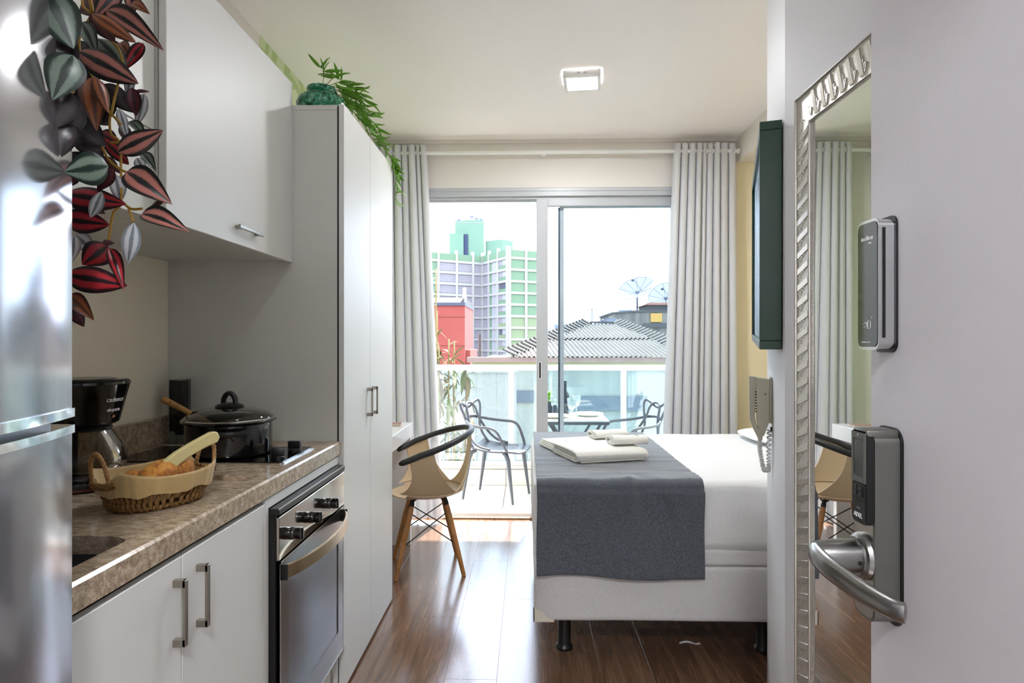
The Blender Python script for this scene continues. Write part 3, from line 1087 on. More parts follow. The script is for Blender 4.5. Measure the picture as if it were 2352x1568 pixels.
dv = (B - A).normalized()
upv = Vector((0, 0, 1))
wv_ = (upv - dv * dv.dot(upv)).normalized()
sd = dv.cross(wv_)
mt = frame_axes(dv, wv_, sd, A)
bl = [(-0.02, 0.004), (0.0, -0.012), (0.05, -0.020), (0.105, -0.021), (0.105, 0.012), (0.04, 0.014), (0.0, 0.010)]
MB().prism(bl, -0.0008, 0.0008, 'z', mt).build('blade', 'chrome', kf)
hp_ = [(0.098, -0.014), (0.092, -0.026), (0.104, -0.027), (0.118, -0.016), (0.15, -0.012), (0.19, -0.013), (0.226, -0.018), (0.236, -0.010), (0.236, 0.006), (0.222, 0.013), (0.17, 0.016), (0.13, 0.016), (0.098, 0.012)]
hm = MB().prism(hp_, -0.008, 0.008, 'z', mt)
ho = hm.build('handle', plain('cream_plastic', '#cfc188', 0.4), kf, 50)
bv = ho.modifiers.new('round', 'BEVEL')
bv.width = 0.004
bv.segments = 3


# ================================================================== bedroom
def rbox(a, b, r, cuts, disp=None):
    """densely divided box with rounded edges, optionally pushed along its normals"""
    bm = bmesh.new()
    bmesh.ops.create_cube(bm, size=2.0)
    bmesh.ops.subdivide_edges(bm, edges=bm.edges[:], cuts=cuts, use_grid_fill=True)
    c = Vector([(a[i] + b[i]) / 2 for i in range(3)])
    h = Vector([(b[i] - a[i]) / 2 for i in range(3)])
    inn = Vector([max(h[i] - r, 1e-4) for i in range(3)])
    for v in bm.verts:
        # spread the divisions so that the rounded rim gets its share
        p = Vector([math.copysign(abs(v.co[i]) ** 0.75, v.co[i]) * h[i] for i in range(3)])
        q = Vector([max(-inn[i], min(inn[i], p[i])) for i in range(3)])
        d = p - q
        nrm = d.normalized() if d.length > 1e-7 else Vector((0, 0, 1))
        if d.length > 1e-7:
            p = q + nrm * r
        v.co = c + p
        if disp:
            v.co += nrm * disp(v.co)
    bm.verts.index_update()
    m_ = MB()
    m_.add([v.co[:] for v in bm.verts], [[v.index for v in f.verts] for f in bm.faces])
    bm.free()
    return m_


def fbm(p, s, seed=0.0, oct=3):
    t, a = 0.0, 1.0
    q = Vector(p) * s + Vector((seed, seed * 1.7, seed * 0.3))
    for _ in range(oct):
        t += a * noise.noise(q)
        q = q * 2.03
        a *= 0.5
    return t


def fabric(name, c1, c2, scale=700.0, sheen=0.3, bump=0.2, rough=0.9):
    m = NT(name)
    va = m.coords((scale, scale * 0.25, scale))
    za = m.n('TexNoise', Scale=1.0, Detail=2.0)
    m.l(va, za.inputs['Vector'])
    vb = m.coords((scale * 0.25, scale, scale * 0.25))
    zb = m.n('TexNoise', Scale=1.0, Detail=2.0)
    m.l(vb, zb.inputs['Vector'])
    s = m.n('Math', operation='ADD')
    m.l(za.outputs['Fac'], s.inputs[0])
    m.l(zb.outputs['Fac'], s.inputs[1])
    h = m.n('Math', operation='MULTIPLY')
    m.l(s.outputs[0], h.inputs[0])
    h.inputs[1].default_value = 0.5
    m.l(m.ramp(h.outputs[0], [(0.40, c1), (0.60, c2)]), m.b.inputs['Base Color'])
    m.b.inputs['Roughness'].default_value = rough
    m.b.inputs['Sheen Weight'].default_value = sheen
    m.b.inputs['Sheen Roughness'].default_value = 0.4
    m.bump(h.outputs[0], bump, 0.002)
    return m.m


M['sheet'] = fabric('white_cotton', '#e6e5e3', '#f1f0ef', 900, 0.2, 0.08)
M['base_fabric'] = fabric('white_bed_base_fabric', '#d9d6d4', '#e4e1df', 600, 0.1, 0.08)
M['runner'] = fabric('charcoal_linen', '#474b52', '#6a6f78', 800, 0.7, 0.3)
M['towel'] = fabric('white_terry', '#e2dfd6', '#f4f2ec', 520, 0.5, 0.7)

bd = thing('bed', 'white upholstered double bed with fitted sheet', 'bed', (0.97, 3.17, 0.0))
BX0, BX1, BY0, BY1 = 0.026, 1.905, 2.500, 3.832
rbox((BX0, BY0, 0.165), (BX1, BY1, 0.384), 0.012, 14, lambda p: 0.0025 * fbm(p, 3.0, 2)).build('base', 'base_fabric', bd, True)
rbox((BX0 + 0.004, BY0 + 0.004, 0.384), (BX1, BY1 - 0.004, 0.452), 0.014, 16, lambda p: 0.002 * fbm(p, 9.0, 5)).build('pad', 'base_fabric', bd, True)


def sheet_disp(p):
    k = 0.006 * fbm(p, 2.2, 8) + 0.0025 * fbm((p.x * 6, p.y * 14, p.z * 9), 1.0, 3)
    if p.z < 0.70:
        k += 0.007 * math.exp(-((p.z - 0.58) / 0.09) ** 2)
        k += 0.004 * fbm((p.x * 2.4 + p.z * 5, p.y * 2.4, p.z * 8), 1.0, 11)
    return k


rbox((BX0 - 0.004, BY0 - 0.004, 0.442), (BX1, BY1 + 0.004, 0.716), 0.042, 52, sheet_disp).build('mattress', 'sheet', bd, True)
cp = MB()
w_ = [(0.0, 0.0), (0.082, 0.0), (0.082, 0.006), (0.066, 0.016), (0.052, 0.020), (0.044, 0.034), (0.030, 0.044), (0.012, 0.050), (0.0, 0.058)]
cp.prism([(BX0 - 0.005 + p[0], 0.163 + p[1]) for p in w_], BY0 - 0.0055, BY0 - 0.001, 'y')
cp.prism([(BY0 - 0.0055 + p[0], 0.163 + p[1]) for p in w_], BX0 - 0.0055, BX0 - 0.001, 'x')
cp.build('corner_guard', plain('cream_vinyl', '#e8e0d0', 0.5), bd)
leg_prof = [(0, 0.0), (0.034, 0.0), (0.036, 0.004), (0.035, 0.012), (0.030, 0.017), (0.027, 0.024), (0.0265, 0.150), (0.029, 0.166), (0, 0.166)]
for lx, ly in ((0.150, 2.625), (0.967, 2.625), (1.78, 2.625), (0.150, 3.70), (0.967, 3.70), (1.78, 3.70)):
    MB().lathe(leg_prof, 24, (lx, ly, 0.0)).build('leg', 'black', bd, 40)

# ---- charcoal runner over the foot end, hanging down the side
RZ0 = 0.7235


def runner(u, w):
    # w 0..1: from the far top edge over the side to the hem
    top = 1.330
    drop = 0.352 + 0.014 * u
    s = w * (top + drop)
    x = 0.034 + 0.655 * u
    r = 0.040
    yf = 2.487
    if s < top - r:
        y, z, ny, nz = 3.825 - s, RZ0, 0, 1
    elif s < top - r + r * PI / 2:
        a = (s - top + r) / r
        y, z, ny, nz = yf + r - r * math.sin(a), RZ0 - r + r * math.cos(a), -math.sin(a), math.cos(a)
    else:
        d = s - (top - r + r * PI / 2)
        y, z, ny, nz = yf, RZ0 - r - d, -1, 0
    k = 0.0
    dist = abs(s - (top + 0.01))
    wr = 0.5 + 0.5 * noise.noise(Vector((x * 6.0, s * 1.2, 4.0)))
    k += 0.007 * math.exp(-(dist / 0.12) ** 2) * (fbm((x * 9.0, s * 3.0, 1.0), 1.0, 5) + 0.25) * (0.5 + wr)
    k += 0.004 * fbm((x * 3.0, s * 16.0, 0.0), 1.0, 2) * (1.0 if s < top - 0.05 else 0.25) * max(0.25, min(1.0, (s - 0.55) / 0.4))
    # one soft vertical fold and a diagonal dent in the hanging part
    fx0 = 0.425 + 0.03 * math.sin(s * 8)
    k += 0.018 * math.exp(-((x - fx0) / 0.030) ** 2) * math.exp(-((s - top - 0.02) / 0.09) ** 2)
    k -= 0.012 * math.exp(-((x - 0.47 - 0.35 * (s - top)) / 0.045) ** 2) * (1 if s > top else 0) * min(1.0, max(0.0, s - top) / 0.05)
    if s > top:
        k += 0.009 * math.sin(x * 14 + 1.0 + 1.5 * math.sin(x * 5)) * (s - top) / drop
    # hem step near the bottom
    if s > top + drop - 0.034:
        k += 0.0014
    k = max(k, -0.004)
    if ny == -1:
        k = max(k + 0.014, 0.001)
    sag = 0.004 * math.sin(u * 7) * max(0, (s - top)) / drop
    return (x + 0.004 * fbm((s * 3, u * 2, 0), 1.0, 9), y + ny * k, z + nz * max(k, -0.001) + sag)


rn = MB().grid(runner, 110, 190).solid(0.003)
tag(rn.build('bed_runner', 'runner', None, True), 'charcoal grey linen runner across the foot of the bed', 'bed runner')


# ---- pillows under the white cover at the head
def pillow(label, c, sx, sy, h, rz, seed):
    b = MB()

    def fn(u, w):
        a, t = 2 * PI * u, PI * w
        p = Vector((math.cos(a) * math.sin(t), math.sin(a) * math.sin(t), math.cos(t)))
        x = math.copysign(abs(p.x) ** 0.55, p.x) * sx
        y = math.copysign(abs(p.y) ** 0.55, p.y) * sy
        z = math.copysign(abs(p.z) ** 0.9, p.z) * h * (1 - 0.35 * (abs(x / sx) ** 3 + abs(y / sy) ** 3) / 2)
        z += 0.004 * fbm((x, y, z), 6.0, seed)
        return (x, y, max(z, -h * 0.9))
    b.grid(fn, 56, 28, wrap=True)
    mt = Matrix.Translation(c) @ Matrix.Rotation(rz, 4, 'Z')
    b.v = [tuple(mt @ Vector(p)) for p in b.v]
    return tag(b.build('pillow', 'sheet', None, True), label, 'pillow', 'white pillows at the bed head')


pillow('white pillow at the bed head, on the window side', (1.53, 3.51, 0.748), 0.33, 0.30, 0.028, 0.05, 3)
pillow('white pillow at the bed head, on the aisle side', (1.53, 2.87, 0.748), 0.33, 0.30, 0.026, -0.03, 6)


# ---- towels
def fold(path, th, L, seed, nx=26, wob=0.004):
    """cloth band: centre line (y, z) swept along x with soft unevenness, closed outline"""
    P = [Vector((p[0], p[1], 0)) for p in crom([(a, b, 0) for a, b in path], 5)]
    n = len(P)
    Lf, Rt = [], []
    for i in range(n):
        t = (P[min(i + 1, n - 1)] - P[max(i - 1, 0)]).normalized()
        q = Vector((-t.y, t.x, 0)) * th / 2
        Lf.append(P[i] + q)
        Rt.append(P[i] - q)
    ring = Lf + Rt[::-1]
    k = len(ring)
    m_ = MB()
    vs, fs = [], []
    for j in range(nx + 1):
        x = -L / 2 + L * j / nx
        for p in ring:
            dz = wob * noise.noise(Vector((x * 9, p.x * 6, seed))) * (0.3 + p.y * 18)
            dy = wob * 0.8 * noise.noise(Vector((x * 7, p.y * 30, seed + 5)))
            vs.append((x + 0.5 * wob * noise.noise(Vector((p.x * 20, p.y * 40, seed))), p.x + dy, max(p.y + dz, 0.0006)))
    for j in range(nx):
        for i in range(k):
            i2 = (i + 1) % k
            fs.append((j * k + i, (j + 1) * k + i, (j + 1) * k + i2, j * k + i2))
    h = n
    for i in range(n - 1):
        fs.append((i, i + 1, k - 2 - i, k - 1 - i))
        b_ = nx * k
        fs.append((b_ + k - 1 - i, b_ + k - 2 - i, b_ + i + 1, b_ + i))
    m_.add(vs, fs)
    return m_


def stitch(parent, x0, y0, z, n, seed, step=0.0075, dx=0.0):
    """little dark embroidered script running front to back"""
    rnd = random.Random(seed)
    b = MB()
    for i in range(n):
        y = y0 + i * step
        x = x0 + dx * i
        b.tube([(x - 0.003 + rnd.uniform(-.001, .001), y, z), (x + rnd.uniform(-.001, .003), y + step * 0.35, z + 0.0004), (x + 0.002, y + step * 0.7, z)], 0.0007, 5)
    o = b.build('embroidery', 'print_dark', parent)
    o['kind'] = 'stuff'
    return o


TA = math.radians(18)
tz = 0.7285
bt = thing('bath_towel', 'large folded white bath towel with a rounded fold towards the aisle', 'towel', (0.338, 3.0, tz), TA, 'folded towels on the bed')
fold([(0.17, 0.041), (0.02, 0.044), (-0.11, 0.043), (-0.140, 0.034), (-0.146, 0.022), (-0.138, 0.010), (-0.10, 0.0055), (0.16, 0.0055)], 0.0085, 0.352, 1.0, 30).build('outer_layer', 'towel', bt, True)
fold([(0.16, 0.0315), (-0.05, 0.031), (-0.095, 0.029), (-0.108, 0.023), (-0.095, 0.0165), (0.16, 0.0155)], 0.0075, 0.342, 4.0, 20).build('inner_layer', 'towel', bt, True)
fold([(-0.152, 0.0032), (0.0, 0.003), (0.16, 0.003)], 0.005, 0.31, 8.0, 10).build('bottom_layer', 'towel', bt, True)
stitch(bt, -0.100, -0.10, 0.0488, 12, 3)
bt2 = thing('bath_towel', 'large folded white bath towel with thin stacked layers behind the others', 'towel', (0.255, 3.285, tz), TA, 'folded towels on the bed')
for i, zz in enumerate((0.0045, 0.0125, 0.0205, 0.0285)):
    fold([(0.10, zz), (0.0, zz + 0.0005), (-0.11 - 0.006 * i, zz)], 0.0075, 0.352 - 0.008 * i, 12.0 + i, 16, 0.003).build('layer', 'towel', bt2, True)
stitch(bt2, -0.075, -0.09, 0.0332, 10, 9)
for lab, loc, L_, rz, sd_ in (('small rolled white hand towel nearest the aisle', (0.475, 3.055, tz + 0.0495), 0.170, math.radians(10), 20.0),
                              ('small rolled white hand towel nearest the window', (0.420, 3.350, tz + 0.0345), 0.180, math.radians(14), 30.0)):
    ht = thing('hand_towel', lab, 'towel', loc, rz, 'folded towels on the bed')
    fold([(0.055, 0.028), (0.0, 0.038), (-0.045, 0.036), (-0.063, 0.026), (-0.060, 0.012), (-0.035, 0.0055), (0.02, 0.005), (0.055, 0.007), (0.066, 0.016), (0.056, 0.027), (0.01, 0.029), (-0.030, 0.027), (-0.044, 0.020), (-0.030, 0.0145), (0.02, 0.0145)], 0.0075, L_, sd_, 22).build('terry_fold', 'towel', ht, True)
    stitch(ht, 0.045, -0.035, 0.0425, 7, sd_)

# ---- scrap of white paper on the floor under the bed
sc = MB().grid(lambda u, w: (0.636 + 0.085 * u, 2.668 + 0.010 * w + 0.006 * math.sin(u * 5), 0.0012 + 0.006 * abs(math.sin(u * 4.0)) * (0.4 + 0.6 * w)), 14, 2).solid(0.0008)
tag(sc.build('paper_scrap', 'print_white', None, True), 'narrow curled scrap of white paper on the floor under the bed', 'paper')

# ---- desk
dk = thing('desk', 'white lacquered desk between wardrobe and curtain', 'desk', (-1.02, 3.53, 0.0))
MB().bbox((-1.306, 3.100, 0.676), (-0.727, 3.960, 0.762), 0.0015, 1).build('top', 'white_gloss', dk)
MB().bbox((-1.300, 3.918, 0.0), (-0.735, 3.958, 0.676), 0.0015, 1).build('end_panel', 'white_gloss', dk)
MB().bbox((-1.300, 3.102, 0.0), (-0.735, 3.140, 0.676), 0.0015, 1).build('end_panel', 'white_gloss', dk)
MB().bbox((-1.300, 3.142, 0.22), (-1.282, 3.916, 0.676), 0.001, 1).build('back_panel', 'white_gloss', dk)
nb = thing('notebook', 'small closed notebook lying on the white desk', 'notebook', (-0.83, 3.80, 0.7625), math.radians(6))
MB().bbox((-0.062, -0.04, 0.0015), (0.060, 0.04, 0.0125), 0.001, 1).build('pages', plain('cream_paper', '#e9dfcf', 0.8), nb)
MB().box((-0.064, -0.042, 0.0), (0.064, 0.042, 0.0015)).box((-0.064, -0.042, 0.0125), (0.064, 0.042, 0.0142)).box((-0.0655, -0.042, 0.0), (-0.062, 0.042, 0.0142)).build('cover', plain('rose_brown_cover', '#a98379', 0.5), nb)

# ---- shell armchair with black ring arm on beech legs (own frame: front towards -x)
ch = thing('armchair', 'beige shell armchair with black ring arm and beech legs', 'chair', (-0.585, 3.545, 0.0), math.radians(13))
M['shell'] = plain('beige_polypropylene', '#cdb592', 0.42)
M['beech'] = plain('beech_leg', '#c08a52', 0.45, mottle=(25, '#a9743f'))


def ring_pt(a):
    """ring arm: a=0 is the back, +-150 degrees the two front ends"""
    c, s = math.cos(a), math.sin(a)
    x = 0.245 * c if c > 0 else 0.275 * c
    return Vector((x + 0.02, 0.262 * s, 0.690 + 0.085 * c if c > -0.2 else 0.690 + 0.085 * -0.2 + (c + 0.2) * 0.125))


def shell_pt(a, t):
    """t 0 seat centre .. 1 ring; dish that turns up into the three stays"""
    R = ring_pt(a)
    rad = Vector((R.x - 0.0, R.y, 0))
    if t < 0.55:
        k = t / 0.55
        q = Vector((0.01, 0, 0)) + rad * (0.80 * k)
        z = 0.408 + 0.040 * k ** 3.0
    else:
        k = (t - 0.55) / 0.45
        kk = math.sin(k * PI / 2)
        q = Vector((0.01, 0, 0)) * (1 - k) + rad * (0.80 + 0.20 * kk)
        z = 0.448 + (R.z - 0.448) * (k ** 1.15)
    return (q.x, q.y, z)


sh = MB()
sh.grid(lambda u, w: shell_pt(math.radians(-180 + 360 * u), 0.03 + 0.52 * w) if abs(-180 + 360 * u) < 128 else
        tuple(Vector(shell_pt(math.radians(-180 + 360 * u), 0.03 + 0.50 * w)) * 1.0 - Vector((0, 0, 0.014 * w ** 3))), 72, 14, wrap=True)
for ac, wb, wt in ((0, 46, 13), (92, 48, 14), (-92, 48, 14)):
    def stay(u, w, ac=ac, wb=wb, wt=wt):
        hw = wt + (wb - wt) * (1 - w) ** 3.0
        a = ac + (2 * u - 1) * hw
        if abs(ac) > 1:
            a += math.copysign(9, ac) * w ** 1.2
        return shell_pt(math.radians(a), 0.545 + 0.455 * w)
    sh.grid(stay, 18, 22)
so = sh.solid(0.007).build('shell', 'shell', ch, 60)
rp = [ring_pt(math.radians(a)) for a in range(-126, 127, 4)]
rg = MB().tube(rp, [0.010] + [0.0165] * (len(rp) - 2) + [0.010], 12)
rg.build('ring_arm', plain('dark_grey_rubber', '#2b2c30', 0.45), ch, True)
feet = {}
for sx_ in (-1, 1):
    for sy_ in (-1, 1):
        a_ = Vector((sx_ * 0.095 + 0.02, sy_ * 0.095, 0.372))
        b_ = Vector((sx_ * 0.182 + 0.02, sy_ * 0.182, 0.0))
        feet[(sx_, sy_)] = (a_, b_)
        d_ = b_ - a_
        MB().tube([a_, a_ + d_ * 0.06, a_ + d_ * 0.3, a_ + d_ * 0.985, b_], [0.013, 0.0155, 0.0165, 0.0115, 0.0105], 12).build('leg', 'beech', ch, 50)
        br = MB().tube([a_ + Vector((-sx_ * 0.03, -sy_ * 0.03, 0.034)), a_ + Vector((-sx_ * 0.006, -sy_ * 0.006, 0.028)), a_ - d_ * 0.01, a_ + d_ * 0.14], [0.010, 0.012, 0.0145, 0.009], 8)
        br.build('leg_bracket', 'black_matte', ch, True)
for p, q in (((-1, -1), (1, -1)), ((-1, 1), (1, 1)), ((-1, -1), (-1, 1)), ((1, -1), (1, 1))):
    for (A_, B_) in ((p, q), (q, p)):
        a0, a1 = feet[A_]
        b0, b1 = feet[B_]
        MB().tube([a0 + (a1 - a0) * 0.10, b0 + (b1 - b0) * 0.56], 0.0032, 6).build('wire_brace', 'black_matte', ch, True)
MB().tube([(-0.075, -0.095, 0.398), (-0.075, 0.095, 0.398)], 0.005, 6).tube([(0.115, -0.095, 0.398), (0.115, 0.095, 0.398)], 0.005, 6).tube([(-0.075, 0, 0.399), (0.115, 0, 0.399)], 0.005, 6).build('seat_frame', 'black_matte', ch, True)


# ---- curtains on a white rod
def curtain(label, xt, xb, pleats, seed, y0=4.452, lead=1):
    """xt / xb: where the cloth begins and ends at top and bottom; lead: side of the loose leading edge"""
    rnd = random.Random(seed)
    wts = [rnd.uniform(0.75, 1.3) for _ in range(pleats)]
    tot = sum(wts)
    acc = [0.0]
    for w__ in wts:
        acc.append(acc[-1] + w__ / tot)
    ph = [rnd.uniform(-1, 1) for _ in range(pleats + 1)]
    am = [rnd.uniform(0.75, 1.15) for _ in range(pleats + 1)]

    def fn(u, w):
        i = min(int(u * pleats), pleats - 1)
        loc = u * pleats - i
        f_ = acc[i] + (acc[i + 1] - acc[i]) * loc
        x = (xt[0] + (xt[1] - xt[0]) * f_) * (1 - w) + (xb[0] + (xb[1] - xb[0]) * f_) * w
        x += 0.010 * w * ph[i] * math.sin(loc * PI)
        A_ = (0.058 + 0.010 * w) * am[i]
        # each pleat is a round column, with a tight groove to the next
        y = y0 + 0.030 - A_ * abs(math.sin(PI * loc)) ** 0.55 + 0.008 * w * math.sin(3 * w + ph[i] * 4)
        x -= 0.20 * (acc[i + 1] - acc[i]) * abs(xt[1] - xt[0]) * math.sin(2 * PI * loc) * 0.5
        z = 2.654 - (2.654 - 0.022) * w
        return (x, y, z)
    t = thing('curtain', label, 'curtain', ((xt[0] + xt[1]) / 2, y0, 0.022), None, 'pleated curtains')
    MB().grid(fn, pleats * 22, 44).build('cloth', 'curtain', t, True)
    rg_ = MB().lathe([(0.019, -0.002), (0.026, -0.002), (0.026, 0.002), (0.019, 0.002)], 20, closed=True, mat=Matrix.Rotation(PI / 2, 4, 'Y')).mesh('eyelet', 'white_metal', True)
    for i in range(pleats):
        for q in (0.25, 0.75):
            f_ = acc[i] + (acc[i + 1] - acc[i]) * q
            inst('eyelet', rg_, t, Matrix.Translation(rel((xt[0] + (xt[1] - xt[0]) * f_, y0, 2.602), t)))
    return t


m = NT('grey_curtain_cloth')
m.b.inputs['Base Color'].default_value = lin('#dddde0')
m.b.inputs['Roughness'].default_value = 0.85
m.b.inputs['Sheen Weight'].default_value = 0.2
tr_ = m.n('BsdfTranslucent')
tr_.inputs['Color'].default_value = lin('#b2b2b4')
ms = m.n('MixShader')
ms.inputs['Fac'].default_value = 0.10
m.l(m.b.outputs[0], ms.inputs[1])
m.l(tr_.outputs[0], ms.inputs[2])
m.l(ms.outputs[0], m.out.inputs['Surface'])
M['curtain'] = m.m
curtain('pale grey pleated curtain beside the wardrobe', (-1.10, -0.722), (-1.12, -0.600), 8, 5)
curtain('pale grey pleated curtain beside the yellow wall', (1.025, 1.452), (0.930, 1.470), 9, 12)
cr_ = thing('curtain_rod', 'white curtain rod across the window wall', 'curtain rod', (0.1, 4.452, 2.55))
MB().tube([(-1.28, 4.452, 2.602), (1.462, 4.452, 2.602)], 0.0135, 14).build('rod', 'white_metal', cr_, 40)
MB().tube([(1.458, 4.452, 2.602), (1.464, 4.452, 2.602), (1.476, 4.452, 2.602)], [0.0135, 0.019, 0.019], 14).build('finial', 'white_metal', cr_, 40)
for bx in (0.109, -1.24, 1.435):
    b = MB().tube([(bx, 4.536, 2.612), (bx, 4.480, 2.612), (bx, 4.458, 2.590)], 0.006, 8)
    b.lathe([(0, -0.004), (0.020, -0.004), (0.020, 0.004), (0, 0.004)], 18, mat=Matrix.Translation((bx, 4.532, 2.606)) @ Matrix.Rotation(PI / 2, 4, 'X'))
    b.bbox((bx - 0.012, 4.436, 2.580), (bx + 0.012, 4.470, 2.590), 0.002, 1)
    b.build('bracket', 'white_metal', cr_, 40)
struct(MB().box((-1.309, 4.516, 2.692), (1.484, 4.5355, 2.7145)).build('trim_3', 'wall'), 'cream cornice strip above the curtain rod')

# ================================================================== slanted wall: picture and intercom
WD = Vector((0.3095, 0.951, 0)).normalized()      # along the slanted wall, away from the door
WN = Vector((-WD.y, WD.x, 0))                     # out of it, towards the bed


def onwall(s, out, z):
    return Vector((0.61, 1.516, 0)) + WD * s + WN * out + Vector((0, 0, z))


pw, ph_ = 0.79, 0.567
tilt = math.radians(1.8)
Xw = WD * math.cos(tilt) + Vector((0, 0, math.sin(tilt)))
Zw = Vector((0, 0, 1)) * math.cos(tilt) - WD * math.sin(tilt)
mt = frame_axes(Xw, Zw, WN, onwall(0.075, 0.002, 1.250))
pic = thing('framed_picture', 'dark green deep box frame hung on the slanted wall', 'picture', tuple(onwall(0.45, 0.02, 1.25)))
M['frame_green'] = plain('dark_green_lacquer', '#17402c', 0.3)
b = MB()
fw, fd = 0.022, 0.052
for a, c in (((0, 0), (pw, fw)), ((0, ph_ - fw), (pw, ph_)), ((0, fw), (fw, ph_ - fw)), ((pw - fw, fw), (pw, ph_ - fw))):
    b.bbox((a[0], a[1], 0.0), (c[0], c[1], fd), 0.0012, 1, mt)
b.build('frame', 'frame_green', pic)
m = NT('canvas_window_reflection')
v = m.coords((3, 3, 3))
z = m.n('TexNoise', Scale=1.0, Detail=4.0, Distortion=1.0)
m.l(v, z.inputs['Vector'])
m.l(m.ramp(z.outputs['Fac'], [(0.3, '#2d5f8c'), (0.5, '#6f9cc0'), (0.7, '#cfdde6')]), m.b.inputs['Base Color'])  # blue tones stand for the window reflected in the picture's glass
m.b.inputs['Roughness'].default_value = 0.25
MB().box((fw, fw, 0.010), (pw - fw, ph_ - fw, 0.043), mt).build('canvas', m.m, pic)

ip = thing('intercom_phone', 'cream wall intercom handset with coiled cord', 'intercom', tuple(onwall(0.5615, 0.02, 0.85)))
M['cream_plastic2'] = plain('aged_cream_plastic', '#c9c6b2', 0.4)
mt = frame_axes(WN, Vector((0, 0, 1)), -WD, onwall(0.5615, 0.0, 0.0))      # x out of the wall, y up, z along it
MB().bbox((0.0005, 1.010, -0.036), (0.010, 1.156, 0.036), 0.003, 2, mt).build('wall_plate', 'cream_plastic2', ip, 40)
bp = [(0.010, 1.150), (0.010, 1.015), (0.020, 0.985), (0.026, 0.968), (0.040, 0.992), (0.046, 1.010), (0.048, 1.148), (0.044, 1.154)]
MB().prism(bp[::-1], -0.038, 0.038, 'z', mt).build('cradle', 'cream_plastic2', ip)
hp2 = [(0.052, 1.157), (0.046, 1.154), (0.050, 1.112), (0.052, 1.030), (0.046, 1.000), (0.028, 0.972), (0.030, 0.956), (0.040, 0.954), (0.058, 0.992), (0.068, 1.020), (0.070, 1.158)]
MB().prism(hp2[::-1], -0.028, 0.028, 'z', mt).build('handset', 'cream_plastic2', ip)
sl_ = MB()
for i in range(8):
    zz = 1.045 + i * 0.009
    sl_.box((0.0475, zz, 0.0375), (0.0525, zz + 0.004, 0.0385), mt)
o_ = sl_.build('speaker_slots', 'dark_gap', ip)
o_['kind'] = 'stuff'
MB().box((0.020, 1.100, 0.0375), (0.023, 1.106, 0.0386), mt).build('screw_hole', 'dark_gap', ip)
MB().bbox((0.0, 0.985, 0.010), (0.006, 0.997, 0.022), 0.001, 1, mt).build('cord_socket', 'black', ip)
hx_ = []
path = crom([(0.036, 0.960, 0.0), (0.037, 0.935, 0.0), (0.034, 0.905, 0.004), (0.028, 0.872, 0.006), (0.022, 0.853, 0.004), (0.014, 0.852, 0.0), (0.010, 0.870, -0.002), (0.010, 0.920, -0.004), (0.008, 0.985, -0.004)], 26)
for i, p in enumerate(path):
    a = i * 1.15
    hx_.append(mt @ (Vector(p) + Vector((0.0065 * math.cos(a), 0.0010 * math.sin(a), 0.0065 * math.sin(a)))))
MB().tube(hx_, 0.0023, 5).build('coiled_cord', 'white_plastic', ip, True)

# ================================================================== mirror on the corridor wall
mr = thing('wall_mirror', 'tall wall mirror in a woven silver frame', 'mirror', (0.60, 1.13, 0.2))
m = NT('pearl_silver')
m.b.inputs['Base Color'].default_value = lin('#cfcac0')
m.b.inputs['Metallic'].default_value = 0.55
m.b.inputs['Roughness'].default_value = 0.34
v = m.coords((1, 1, 1))
wv = m.n('TexWave', Scale=130.0, Distortion=0.6)
wv.bands_direction = 'DIAGONAL'
m.l(v, wv.inputs['Vector'])
m.bump(wv.outputs['Fac'], 0.35, 0.002)
M['pearl'] = m.m
MY0, MY1, MZ0, MZ1, MF = 0.775, 1.372, 0.20, 1.789, 0.073
XF = 0.5715
b = MB()
b.prism([(MY0, MZ0), (MY1, MZ0), (MY1 - MF, MZ0 + MF), (MY0 + MF, MZ0 + MF)], XF + 0.003, 0.6095, 'x')
b.build('frame_rail', 'pearl', mr)
MB().prism([(MY0 + MF, MZ1 - MF), (MY1 - MF, MZ1 - MF), (MY1, MZ1), (MY0, MZ1)], XF + 0.003, 0.6095, 'x').build('frame_rail', 'pearl', mr)
MB().prism([(MY1, MZ0), (MY1, MZ1), (MY1 - MF, MZ1 - MF), (MY1 - MF, MZ0 + MF)], XF + 0.003, 0.6095, 'x').build('frame_stile', 'pearl', mr)
MB().prism([(MY0, MZ1), (MY0, MZ0), (MY0 + MF, MZ0 + MF), (MY0 + MF, MZ1 - MF)], XF + 0.003, 0.6095, 'x').build('frame_stile', 'pearl', mr)
for nm, ins, r_ in (('outer_bead', 0.004, 0.0034), ('inner_bead', MF - 0.003, 0.0030)):
    MB().tube([(XF + 0.002, MY0 + ins, MZ0 + ins), (XF + 0.002, MY1 - ins, MZ0 + ins), (XF + 0.002, MY1 - ins, MZ1 - ins), (XF + 0.002, MY0 + ins, MZ1 - ins)], r_, 8, closed=True).build(nm, plain('silver_bead', '#d6d2c9', 0.28, metal=0.7) if nm == 'outer_bead' else bpy.data.materials['silver_bead'], mr, 40)
MB().box((0.5775, MY0 + MF - 0.002, MZ0 + MF - 0.002), (0.5805, MY1 - MF + 0.002, MZ1 - MF + 0.002)).build('mirror_glass', 'mirror', mr)
M['slat_silver'] = plain('satin_silver', '#c3bdb2', 0.3, metal=0.65)
